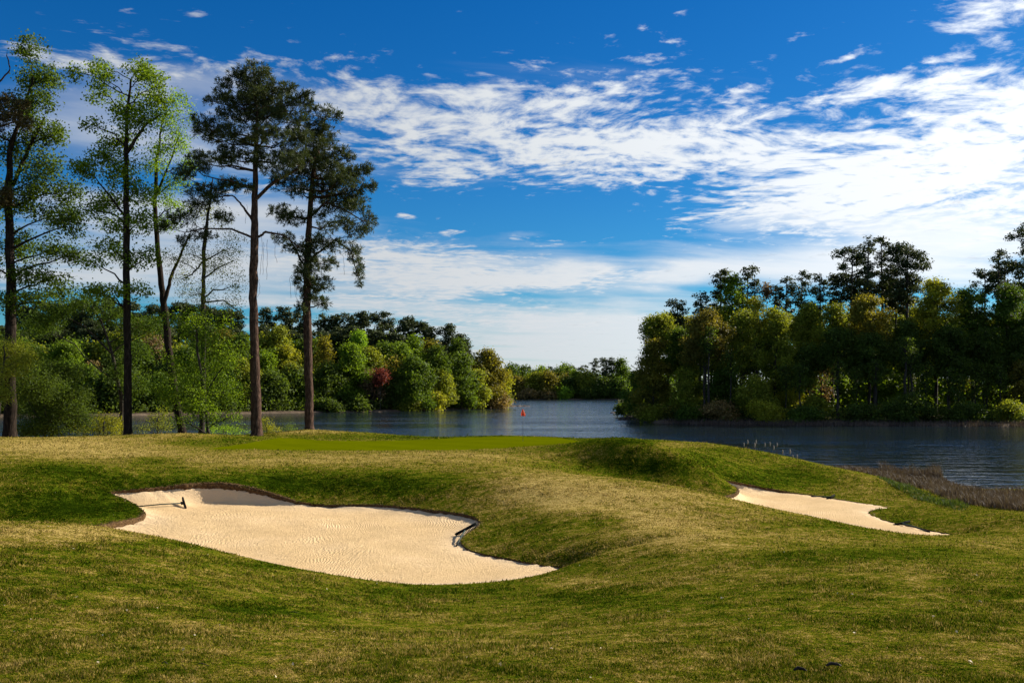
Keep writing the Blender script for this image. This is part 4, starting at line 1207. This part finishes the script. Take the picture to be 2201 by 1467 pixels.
FG = 'trees on the far shore closing the lake'
FAR = [('round', 1098, 783, 14, 850, 735, 'green', 'green tree on the far shore next to the golden headland'), ('pine', 1109, 781, 9, 830, 760, 'pine', 'small dark pine top behind the headland on the far shore'), ('round', 1124, 788, 15, 845, 745, 'green', 'rounded green tree on the far shore above the flag'),
       ('round', 1108, 810, 16, 855, 725, 'rust', 'rusty low tree on the far shore beside the headland'), ('pine', 1140, 787, 10, 830, 770, 'pine', 'dark pine bump on the far skyline above the flag'), ('round', 1152, 800, 18, 856, 728, 'olive', 'olive tree on the far shore, left of the gold one'), ('round', 1178, 799, 18, 857, 724, 'gold', 'gold round tree in the middle of the far shore'),
       ('round', 1164, 790, 16, 830, 760, 'bright', 'fresh green crown behind the gold tree of the far shore'), ('pine', 1182, 786, 8, 820, 785, 'pine', 'flat dark pine top behind the gold far tree'), ('round', 1200, 791, 16, 850, 745, 'green', 'green tree right of the gold one on the far shore'), ('round', 1214, 782, 13, 830, 765, 'bright', 'highest fresh green dome on the far shore'), ('twig', 1216, 798, 14, 850, 735, 'rust', 'brownish tree below the fresh green dome on the far shore'),
       ('round', 1237, 797, 14, 850, 735, 'green', 'tall green tree right of the dark hollow on the far shore'), ('pine', 1232, 785, 10, 825, 780, 'pine', 'dark pine right of the fresh green dome'), ('pine', 1256, 784, 12, 825, 780, 'pine', 'low dark pines left of the big far pines'), ('round', 1262, 797, 18, 855, 728, 'olive', 'shaded olive tree left of the big far pines'), ('pine', 1278, 768, 11, 840, 740, 'pine', 'slim tall pine on the far shore'), ('pine', 1304, 767, 21, 845, 735, 'pine', 'largest pine of the far shore'),
       ('round', 1334, 770, 18, 850, 735, 'green', 'green tree where the far shore meets the dark wood'), ('round', 1300, 815, 26, 857, 722, 'dark', 'dark shaded tree at the foot of the largest far pine'), ('round', 1330, 815, 22, 857, 722, 'deep', 'deep green low tree at the corner of the far shore'), ('round', 1225, 812, 18, 857, 728, 'dark', 'dark hollow tree right of the gold far tree'),
       ('bush', 1210, 833, 16, 857, 719, 'lime', 'pale green bush at the water on the far shore'), ('bush', 1135, 842, 18, 858, 718, 'tan', 'brown bush at the water left on the far shore'), ('bush', 1180, 843, 16, 858, 718, 'tan', 'brown bush below the gold far tree'), ('bush', 1265, 838, 20, 858, 719, 'dark', 'dark bush at the water below the big far pines')]
for k, px, top, hw, bot, D, key, lab in FAR:
    bank_tree(k, px, top, hw, bot, D, key, lab, 'bush' if k == 'bush' else ('pine tree' if k == 'pine' else 'tree'), FG, 'F', leaf=1.15)


# far woods behind and beyond the individual trees
def mass(name, pxr, Dr, which, n, hr, key, label, leaf, zt=None):
    px = rng.uniform(*pxr, n)
    D = (interp(px, SH_L if which == 'L' else SH_R) if which in 'LR' else interp(px, SH_F)) + rng.uniform(*Dr, n)
    z = bank_z(px, D, which) if which in 'LR' else far_z(px, D)
    h = rng.uniform(*hr, n)
    c = np.stack([(px - HX) / F * D, D, z + h], 1)
    v, f, tn = leaves(c, np.full(n, leaf * 2.2), 9, leaf, .7, .7, .5, c - np.array([0, 0, .5]))
    return tag(mesh_np(name, v, [f], LEAF[key], None, {'tone': tn}), label, None, None, 'stuff')


mass('undergrowth', (-300, 1098), (1, 60), 'L', 4200, (.1, 3.2), 'dark', 'dark undergrowth beneath the trees of the bank behind the pines', .6)
mass('undergrowth', (1345, 2600), (1.5, 50), 'R', 4200, (.1, 2.2), 'dark', 'dark undergrowth beneath the trees of the dark wood', .42)
mass('undergrowth', (1350, 2500), (14, 60), 'R', 3000, (.3, 8), 'bright', 'green understorey leaves glimpsed between the trunks of the dark wood', .42)
mass('far_woodland', (-300, 1060), (60, 150), 'L', 5200, (3, 15), 'dark', 'dense dark woodland filling the bank behind the shore trees', .85)
mass('far_woodland', (1400, 2600), (45, 100), 'R', 1700, (1, 9), 'green', 'dense woodland filling the back of the dark wood', .62)
mass('far_woodland', (900, 1500), (15, 120), 'F', 3000, (1, 15), 'deep', 'woodland mass on the far shore behind its single trees', 1.5)


# ------------------------------------------------------------------ marsh grass, weeds, cattails
def blade_field(name, poly, n, hr, wr, mats, label, lean=.25, dcond=None):
    poly = np.array(poly, float)
    W = np.array([(X(px, D), D) for px, D in poly])
    x0, y0 = W.min(0); x1, y1 = W.max(0)
    xs = rng.uniform(x0, x1, n * 4); ys = rng.uniform(y0, y1, n * 4)
    ok = inside(W, xs, ys)
    xs, ys = xs[ok][:n], ys[ok][:n]
    k = len(xs)
    cl = .5 + .5 * np.sin(xs * 1.3 + 2 * np.sin(ys * .9)) * np.sin(ys * 1.1 + 1.5 * np.sin(xs * .7))
    z = np.maximum(terrain(xs, ys), -.1)
    h = rng.uniform(*hr, k) * (.25 + .95 * cl)
    w = rng.uniform(*wr, k)
    an = rng.uniform(0, 6.28, k)
    sd = np.stack([np.cos(an), np.sin(an), 0 * an], 1) * w[:, None]
    b = np.stack([xs, ys, z - .03], 1)
    ln = rng.normal(0, lean, (k, 2)) * h[:, None] + np.array([-.12, 0]) * h[:, None]
    mid = b + np.c_[ln * .35, h * .6]
    tip = b + np.c_[ln, h]
    V = np.stack([b - sd, b + sd, mid + sd * .8, tip, mid - sd * .8], 1).reshape(-1, 3)
    i5 = np.arange(k)[:, None] * 5
    return tag(mesh_np(name, V, [i5 + np.array([[0, 1, 2, 4]]), i5 + np.array([[4, 2, 3]])], mats, None, {'tone': np.repeat(np.clip(rng.normal(.5, .22, k), 0, 1), 5)}), label, None, None, 'stuff')


REED = leaf_mat('dead_reed', (.022, .014, .012), (.085, .058, .045), (.20, .15, .115), .2)
blade_field('marsh_grass', [(1795, 78), (1850, 76), (1950, 73), (2025, 71), (2040, 65), (2090, 60.5), (2130, 58), (2201, 57.5), (2500, 56), (2500, 39), (2201, 41), (2120, 43.8), (2060, 46.5), (1970, 53), (1900, 58.5), (1840, 66)],
            56000, (.22, .52), (.008, .016), REED, 'dead brown marsh grass between the smaller bunker and the lake')
blade_field('marsh_grass', [(1890, 73.0), (1960, 73.6), (2022, 72.2), (2024, 69.5), (1960, 70.0), (1895, 71)], 3000, (.5, 1.1), (.007, .012), REED, 'taller tuft of dark reeds standing at the marsh edge in the lake', .18)
WEED = leaf_mat('green_weed', (.015, .03, .005), (.045, .075, .010), (.12, .15, .03), .3)
blade_field('green_weeds', [(1880, 58), (1920, 56), (1980, 51), (2050, 46.5), (2085, 44.2), (2070, 42.5), (2000, 46), (1930, 51)], 3000, (.08, .34), (.010, .020), WEED, 'strip of fresh green weeds between bunker bank and marsh')
# thin dead grass on the spits and the wood's shore
mshR = []
k = 9000
px = rng.uniform(1330, 2400, k)
D = interp(px, SH_R) + rng.uniform(-1.0, 1.6, k)
D = np.where(px < 1420, np.where(rng.random(k) < .7, 206 + rng.uniform(-4, 4, k), D), D)
z = np.where(np.abs(D - 206) < 4.2, .35, np.maximum(bank_z(px, D, 'R'), 0))
b = np.stack([(px - HX) / F * D, D, z - .1], 1)
h = rng.uniform(.35, .95, k); an = rng.uniform(0, 6.28, k)
sd = np.stack([np.cos(an), np.sin(an), 0 * an], 1) * .045
tip = b + np.c_[rng.normal(0, .15, (k, 2)), h]
tag(mesh_np('shore_grass', np.stack([b - sd, b + sd, tip], 1).reshape(-1, 3), [np.arange(k * 3).reshape(-1, 3)], REED, None, {'tone': np.repeat(np.clip(rng.normal(.6, .2, k), 0, 1), 3)}), 'dead grass fringing the waterline of the dark wood', None, None, 'stuff')

m, t, out = new_mat('cattail_fluff')
pos = t.n('ShaderNodeNewGeometry').outputs['Position']
principled(t, out, t.ramp(t.noise(pos, 40, 3), [(.3, (.20, .155, .11)), (.7, (.42, .35, .27))]), .95, .05)
FLUFF = m
m, t, out = new_mat('reed_stalk')
principled(t, out, (.09, .065, .04), .8, .1)
STALK = m
CAT = [(1599, 955, .35, 'leftmost short cattail above the bank'), (1607, 949, .5, 'cattail with a pale head, second on the left end of the row'), (1622, 955, .8, 'tallest fluffy cattail of the left bunch'), (1625, 949, .4, 'cattail leaning against the tallest fluffy one'), (1644, 955, .4, 'thin cattail in the middle of the row'), (1655, 954, .3, 'small cattail with a dark stalk near the middle'),
       (1663, 961, .6, 'cattail with a long pale head right of the middle'), (1670, 955, .35, 'cattail with a dark bent leaf right of the middle'), (1682, 970, .6, 'fluffy cattail near the right end of the row'), (1698, 969, 1.0, 'broadest pale cattail at the right end of the row'), (1704, 981, .5, 'drooping cattail below the broadest one'), (1713, 980, .5, 'last tilted cattail at the right end of the row')]
for px, py, fat, lab in CAT:
    D = 71.5 + rng.uniform(-.6, .6)
    top = P(px, py - 4, D)
    gz = tz(top[0], D)
    root = empty('cattail', (top[0], D, gz))
    L = top[2] - gz
    ln = rng.normal(0, .05, 2)
    mb = MB()
    mb.tube([(-ln[0], -ln[1], -.05), (-ln[0] * .4, 0, L * .5), (0, 0, L - .1)], [.012, .010, .006], 5)
    for q in range(3):
        a = rng.uniform(0, 6.28)
        mb.tube([(-ln[0], 0, 0), (.08 * math.cos(a), .08 * math.sin(a), L * .45), (.22 * math.cos(a), .22 * math.sin(a), L * rng.uniform(.6, .85))], [.012, .010, .003], 3)
    mb.build('stalk', STALK, root)
    mh = MB()
    hh = .26 + .12 * fat
    mh.tube([(0, 0, L - hh), (.005, 0, L - hh * .85), (.012, .01, L - hh * .4), (.0, 0, L - .03), (0, 0, L + .03)], np.array([.012, .035, .05, .035, .006]) * (.6 + fat * .6), 8, True)
    mh.build('seed_head', FLUFF, root)
    tag(root, lab, 'cattail', 'cattails on the bank above the lake')

# ------------------------------------------------------------------ flag
m, t, out = new_mat('flag_cloth')
ob = t.n('ShaderNodeTexCoord').outputs['Object']
n = t.noise(ob, 6, 2)
d_ = t.n('ShaderNodeBsdfPrincipled'); d_.inputs['Roughness'].default_value = .75
t.put(d_.inputs['Base Color'], t.mix(t.smooth(t.attr('tone'), .55, .62), (.62, .045, .012), (.80, .70, .55)))
tr = t.n('ShaderNodeBsdfTranslucent'); t.put(tr.inputs[0], (.7, .09, .02, 1))
mx = t.n('ShaderNodeMixShader'); mx.inputs[0].default_value = .35
t.L.new(d_.outputs[0], mx.inputs[1]); t.L.new(tr.outputs[0], mx.inputs[2]); t.L.new(mx.outputs[0], out.inputs[0])
FLAG = m
m, t, out = new_mat('flagstick_paint')
principled(t, out, (.05, .05, .045), .5, .4)
STICK = m
fb = P(1124, 948, 67.2)
fz_ = tz(fb[0], fb[1])
root = empty('golf_flag', (fb[0], fb[1], fz_))
mb = MB()
mb.tube([(0, 0, -.1), (0, 0, 1.0), (0, 0, 2.16)], [.013, .012, .011], 8, True)
mb.build('flagstick', STICK, root)
mb = MB()
mb.tube([(0, 0, .004), (0, 0, .006)], .054, 16, True)
mb.build('hole_cup', STICK, root)
nu, nv = 26, 16
Vf, tn = [], []
for j in range(nv):
    v = j / (nv - 1)
    for i in range(nu):
        u = i / (nu - 1)
        wd = .30 * (.30 + .70 * min(1, v * 1.5)) * (1 - .5 * max(0, v - .75) / .25 * abs(u - .5))
        fold = .045 * math.sin(u * 15 + v * 2) * (.4 + v)
        Vf.append(((u - .45) * wd, fold + .02, 2.14 - v * .50 + .05 * math.sin(u * 3.14) * v - .04 * u * (1 - v)))
        tn.append(.9 if (u > .74 and v > .12 and v < .8) or ((u - .45) ** 2 / .02 + (v - .55) ** 2 / .012 < 1) else .2)
ii = np.arange(nu * nv).reshape(nv, nu)
mesh_np('flag_cloth', Vf, [np.stack([ii[:-1, :-1], ii[:-1, 1:], ii[1:, 1:], ii[1:, :-1]], -1).reshape(-1, 4)], FLAG, root, {'tone': tn}, True)
tag(root, 'red and white golf flag hanging limp on its stick in the putting green', 'golf flag')

# ------------------------------------------------------------------ bunker rakes
m, t, out = new_mat('rake_plastic')
principled(t, out, (.010, .012, .011), .9, .05)
RK = m
m, t, out = new_mat('rake_handle_green')
principled(t, out, (.026, .045, .034), .6, .15)
RKH = m


def rake(B, hpx, hD, tpx, tD, label, raise_head=.06, yaw=0.0, hw=.32, thick=1.0):
    hx, tx = X(hpx, hD), X(tpx, tD)
    def gz(x, y):
        a, _, i_ = B.sand_z(x, y)
        return float(a[0]) if i_[0] else tz(x, y) + .03
    zh = gz(hx, hD) + raise_head
    zt_ = gz(tx, tD) + .02
    h = np.array([hx, hD, zh]); tt = np.array([tx, tD, zt_])
    d = tt - h; L = np.linalg.norm(d); d /= L
    root = empty('bunker_rake', h - np.array([0, 0, raise_head]))
    off = h - np.array([0, 0, raise_head])
    s = np.cross(d, [0, 0, 1]); s /= np.linalg.norm(s)
    c_, s_ = math.cos(yaw), math.sin(yaw)
    s = s * c_ + np.array([0, 0, 1]) * s_
    u = np.cross(s, d)
    mb = MB()
    p0, p1 = h - off, tt - off
    mb.tube([p0, p0 * .5 + p1 * .5 + np.array([0, 0, .015]), p1], np.array([.020, .019, .018]) * thick, 8, True)
    mb.build('handle', RKH, root)
    mb = MB()
    mb.tube([p1 * .9 + p0 * .1, p1], .023 * thick, 8, True)
    mb.build('grip', RK, root)
    mb = MB()
    mb.box(p0, (s, d, u), (hw, .022, .035))
    mb.box(p0 + d * .06, (s, d, u), (.05, .05, .022))
    for k in np.linspace(-hw + .02, hw - .02, 15):
        mb.box(p0 + s * k - u * .065, (s, d, u), (.008, .008, .04))
    mb.build('rake_head', RK, root, False)
    tag(root, label, 'bunker rake', 'rakes left in the sand bunkers')


rake(BUNK_L, 396, 32.5, 298, 31.7, 'green handled rake lying at the back left lip of the large bunker', .14, .7, .25)
rake(BUNK_L, 1001, 26.7, 981, 25.0, 'short looking dark rake pointing at the viewer on the right lip of the large bunker', .16, -.5)
rake(BUNK_R, 1785, 48.0, 1744, 49.0, 'rake under the back lip of the smaller bunker', .10, .3, .3, 1.5)
rake(BUNK_R, 1938, 39.2, 1998, 37.2, 'black rake lying at the narrow right end of the smaller bunker', .09, -.2, .36, 1.6)

# ------------------------------------------------------------------ small litter on the grass
LIT = leaf_mat('fallen_leaf', (.30, .22, .13), (.48, .38, .25), (.70, .62, .48), .1)
k = 260
pkf = rng.choice(len(quads), k, p=wgt / wgt.sum())
c = V[quads[pkf]].mean(1) + np.array([0, 0, .035])
c[:, 2] += .0006 * c[:, 1]
v, f, tn = leaves(c, np.full(k, .01), 1.0, .024, .6, .2, 1.2)
tag(mesh_np('fallen_leaves', v, [f], LIT, None, {'tone': tn}), 'pale dry leaves scattered over the rough', None, None, 'stuff')
for px, py, D0, D1, L, lab in [(1392 + 400, 1441, 6.2, 6.9, .16, 'dark piece of bark on the grass at the bottom of the picture'), (1720, 1452, 6, 6.8, .12, 'thin black twig beside the bark piece'), (435, 1441, 6, 6.9, .12, 'dark twig in the near grass on the left'), (355, 1437, 6, 7, .07, 'short curled twig left of the dark twig'), (632, 1323, 9, 11, .14, 'dark twig by the greenest patch of near grass')]:
    Dl = np.linspace(D0 - 1, D1 + 1.5, 200)
    zz = terrain(X(px, 1) * Dl, Dl)
    yy = HY + F * (CAMZ - zz) / Dl
    D = Dl[np.abs(yy - py).argmin()]
    p = np.array([X(px, D), D, tz(X(px, D), D) + .035])
    root_ = MB()
    a = rng.uniform(-.5, .5)
    L *= .7
    thick = .012 if 'bark' in lab else .0035
    d = np.array([math.cos(a), math.sin(a), -.1]) * L * .5
    root_.tube([-d, -d * .3 + np.array([0, .01, .012]), d * .4 + np.array([0, -.01, .012]), d], [thick * .5, thick, thick * .9, thick * .4], 6, True)
    o = root_.build('bark_piece' if 'bark' in lab else 'fallen_twig', GBARK)
    o.location = p
    tag(o, lab, 'bark' if 'bark' in lab else 'twig', 'twigs and bark dropped on the rough')

# ------------------------------------------------------------------ sky, sun, camera
SUN_AZ, SUN_EL = 62.0, 28.0
w = bpy.data.worlds.new('World')
SC.world = w
w.use_nodes = True
t = NT(w.node_tree)
t.N.clear()
wo = t.n('ShaderNodeOutputWorld')
bg = t.n('ShaderNodeBackground')
sky = t.n('ShaderNodeTexSky', sky_type='NISHITA', sun_disc=False)
sky.sun_elevation = math.radians(SUN_EL)
sky.sun_rotation = math.radians(SUN_AZ)
sky.altitude = 200
sky.air_density = 1.0
sky.dust_density = .3
sky.ozone_density = 2.5
dirv = t.n('ShaderNodeTexCoord').outputs['Generated']
dx, dy, dz = t.sep(dirv)
yy = t.m('MAXIMUM', dy, .12)
u0 = t.m('DIVIDE', dx, yy)
v0 = t.m('DIVIDE', t.m('MAXIMUM', dz, 0.0), yy)
wn = t.n('ShaderNodeTexNoise'); wn.inputs['Scale'].default_value = 16; wn.inputs['Detail'].default_value = 5; wn.inputs['Roughness'].default_value = .6
t.put(wn.inputs['Vector'], t.comb(u0, t.m('MULTIPLY', v0, 2.6), 0.0))
wx, wy, _wz = t.sep(wn.outputs['Color'])
u = t.m('ADD', u0, t.m('MULTIPLY', t.m('SUBTRACT', wx, .5), .050))
v = t.m('ADD', v0, t.m('MULTIPLY', t.m('SUBTRACT', wy, .5), .022))
zc = t.m('ADD', t.m('MAXIMUM', dz, 0.0), .055)
pl = t.comb(t.m('DIVIDE', dx, zc), t.m('DIVIDE', dy, zc), 0.0)
# rotate the cloud deck so that its streaks rise to the right
rot = t.n('ShaderNodeVectorRotate', rotation_type='Z_AXIS')
t.put(rot.inputs['Vector'], pl)
rot.inputs['Angle'].default_value = math.radians(-14)
pl = rot.outputs[0]
warp = t.n('ShaderNodeTexNoise'); warp.inputs['Scale'].default_value = 1.1; warp.inputs['Detail'].default_value = 3
t.put(warp.inputs['Vector'], pl)
plw = t.vm('ADD', pl, t.vm('MULTIPLY', t.vm('SUBTRACT', warp.outputs['Color'], (.5, .5, .5)), (.5, .5, .0)))
n_a = t.noise(plw, 4.0, 9, .62)             # mottled altocumulus
n_b = t.noise(t.vm('MULTIPLY', plw, (.35, 1.0, 1.0)), 1.1, 7, .55)   # long veils
n_c = t.noise(plw, 13, 6, .6)


def blob(cx, cy, rx, ry, amp, ang=0.0):
    """soft patch round a sky direction (photo position only used to name the direction)"""
    cu, cv = (cx - HX) / F, (HY - cy) / F
    a, b = t.m('SUBTRACT', u, cu), t.m('SUBTRACT', v, cv)
    c, s = math.cos(math.radians(ang)), math.sin(math.radians(ang))
    a2 = t.m('ADD', t.m('MULTIPLY', a, c * F / rx), t.m('MULTIPLY', b, s * F / rx))
    b2 = t.m('ADD', t.m('MULTIPLY', a, -s * F / ry), t.m('MULTIPLY', b, c * F / ry))
    d2 = t.m('ADD', t.m('MULTIPLY', a2, a2), t.m('MULTIPLY', b2, b2))
    return t.m('MULTIPLY', t.m('EXPONENT', t.m('MULTIPLY', d2, -1.0)), amp)


def total(lst):
    o = None
    for e in lst:
        b_ = blob(*e)
        o = b_ if o is None else t.m('ADD', o, b_)
    return o


MOTTLE = [(680, 560, 200, 46, .55, 0), (1000, 745, 420, 30, .5, 0), (930, 565, 250, 55, 0.78, 0), (1050, 608, 190, 26, 0.74, 0), (800, 655, 300, 34, 0.62, 0), (1240, 598, 130, 24, 0.68, 4), (1420, 585, 120, 26, .46, 6), (1150, 690, 260, 26, 0.66, 0), (460, 140, 320, 44, .36, -8), (1080, 215, 420, 70, 0.2, 0), (1500, 330, 300, 60, 0.2, 4), (150, 130, 160, 40, .3, -10), (900, 270, 260, 110, 0.58, 0), (1250, 250, 240, 85, 0.56, -4), (1600, 270, 300, 70, 0.51, 8), (1050, 360, 250, 70, 0.43, 0), (1350, 340, 200, 50, 0.43, 5), (1880, 190, 130, 26, 0.58, 12), (1480, 160, 200, 40, 0.21, 0), (1380, 130, 60, 30, 0.39, 0),
          (2150, 100, 130, 220, 0.39, 50), (2120, 20, 110, 40, 0.50, 10), (720, 130, 70, 16, 0.39, 5), (300, 150, 300, 50, 0.31, -6), (500, 260, 300, 90, 0.31, 0), (560, 400, 300, 60, 0.34, 0), (1920, 330, 420, 100, 0.74, 12), (2201, 250, 200, 150, 0.48, 20), (1750, 440, 300, 60, 0.6, 8), (2100, 450, 350, 120, 0.72, 0),
          (1480, 22, 45, 10, 0.67, 22), (1392, 67, 34, 9, 0.73, -8), (1451, 94, 22, 7, 0.67, 20), (1715, 82, 50, 11, 0.77, 14), (1828, 120, 62, 11, 0.79, 16), (2028, 172, 44, 9, 0.73, 20), (1600, 188, 24, 8, 0.62, 0), (862, 471, 32, 6, 0.73, 4), (932, 463, 20, 9, 0.62, -10), (1375, 518, 14, 4, 0.67, 0), (990, 500, 30, 4, 0.67, 5), (270, 25, 30, 9, 0.35, 0), (300, 78, 36, 8, 0.35, 0)]
VEIL = [(880, 545, 330, 42, 0.5, 0), (1000, 605, 260, 34, 0.42, 0), (700, 640, 400, 40, 0.34, 0), (1000, 700, 420, 36, 0.55, 0), (1300, 650, 200, 40, .30, 0), (1180, 590, 130, 14, 0.6, 6), (1460, 590, 120, 26, 0.5, 6), (1750, 560, 420, 80, .55, 5), (2050, 560, 300, 120, .55, 0), (1300, 790, 800, 60, 1.05, 0), (1600, 480, 250, 36, .35, 10), (1350, 700, 250, 40, .6, 0),
        (560, 500, 260, 80, .45, 0), (250, 480, 300, 80, .60, 0), (250, 280, 330, 110, .46, -4), (80, 560, 300, 60, .45, 0), (330, 160, 380, 45, .42, -8), (620, 330, 160, 120, .3, 0), (2201, 380, 300, 150, 0.35, 0), (1050, 400, 250, 30, .30, 0), (1130, 505, 60, 10, .3, 0), (1300, 740, 300, 20, .3, 0), (450, 600, 300, 60, .35, 0)]
away = t.smooth(dy, .32, .12)  # unseen sky behind the viewer: cloud added and brightened as fill light
bA = t.m('ADD', total(MOTTLE), t.m('MULTIPLY', away, .50))
bB = t.m('ADD', total(VEIL), t.m('MULTIPLY', away, .15))
gap = total([(1250, 470, 210, 40, .45, -6), (950, 450, 180, 26, .40, 0), (1350, 560, 90, 26, .22, 0), (1150, 640, 220, 12, .16, 3), (1750, 40, 400, 60, .10, 0)])
nA = t.m('ADD', t.m('MULTIPLY', t.m('SUBTRACT', n_a, .5), 2.3), t.m('MULTIPLY', t.m('SUBTRACT', n_c, .5), 2.0))
dA = t.smooth(t.m('SUBTRACT', t.m('ADD', nA, bA), t.m('MULTIPLY', gap, .9)), .34, 1.18)
nB = t.m('MULTIPLY', t.m('SUBTRACT', n_b, .5), 2.0)
dB = t.smooth(t.m('SUBTRACT', t.m('ADD', nB, bB), t.m('MULTIPLY', gap, .8)), .14, .95)
dens = t.m('SUBTRACT', 1.0, t.m('MULTIPLY', t.m('SUBTRACT', 1.0, dA), t.m('SUBTRACT', 1.0, t.m('MULTIPLY', dB, .92))))
# glow of the thick deck towards the sun, and greyer shaded bellies
sd = (math.sin(math.radians(SUN_AZ)) * math.cos(math.radians(SUN_EL)), math.cos(math.radians(SUN_AZ)) * math.cos(math.radians(SUN_EL)), math.sin(math.radians(SUN_EL)))
cs = t.vm('DOT_PRODUCT', dirv, sd)
toward = t.smooth(cs, .30, .95)
belly = t.smooth(t.noise(plw, 5.5, 5, .6), .60, .78)
bright = t.m('ADD', t.m('ADD', 3.6, t.m('MULTIPLY', away, 2.2)), t.m('MULTIPLY', toward, 2.6))
bright = t.m('MULTIPLY', bright, t.m('SUBTRACT', 1.0, t.m('MULTIPLY', belly, .24)))
ccol = t.n('ShaderNodeVectorMath', operation='SCALE')
t.put(ccol.inputs[0], (.93, .975, 1.02))
t.put(ccol.inputs['Scale'], bright)
# deep polarised blue
hs = t.n('ShaderNodeHueSaturation')
hs.inputs['Saturation'].default_value = 1.45
hs.inputs['Value'].default_value = 1.0
t.put(hs.inputs['Color'], sky.outputs[0])
skc = t.mix(1.0, hs.outputs[0], (.15, .39, .53), 'MULTIPLY')
fin = t.mix(dens, skc, ccol.outputs[0])
t.L.new(fin, bg.inputs[0])
bg.inputs[1].default_value = .095
t.L.new(bg.outputs[0], wo.inputs[0])

sl = bpy.data.lights.new('sun', 'SUN')
sl.energy = 5.0
sl.angle = math.radians(.5)
sl.color = (1.0, .93, .80)
so = bpy.data.objects.new('sun', sl)
COL.objects.link(so)
so.rotation_euler = Vector((-sd[0], -sd[1], -sd[2])).to_track_quat('-Z', 'Y').to_euler()

cam = bpy.data.cameras.new('camera')
co = bpy.data.objects.new('camera', cam)
COL.objects.link(co)
co.location = (0, 0, CAMZ)
co.rotation_euler = (math.radians(90), 0, 0)
cam.sensor_width = 36
cam.lens = 36 * F / 2201
cam.shift_y = (HY - 733.5) / 2201
cam.clip_start = .1
cam.clip_end = 9000
SC.camera = co

SC.view_settings.view_transform = 'Standard'
SC.view_settings.look = 'None'
SC.view_settings.exposure = 1.0
SC.view_settings.gamma = 1
SC.view_settings.use_curve_mapping = False
SC.cycles.max_bounces = 8
SC.cycles.diffuse_bounces = 5
SC.cycles.glossy_bounces = 2
SC.cycles.transmission_bounces = 5
SC.cycles.use_denoising = True
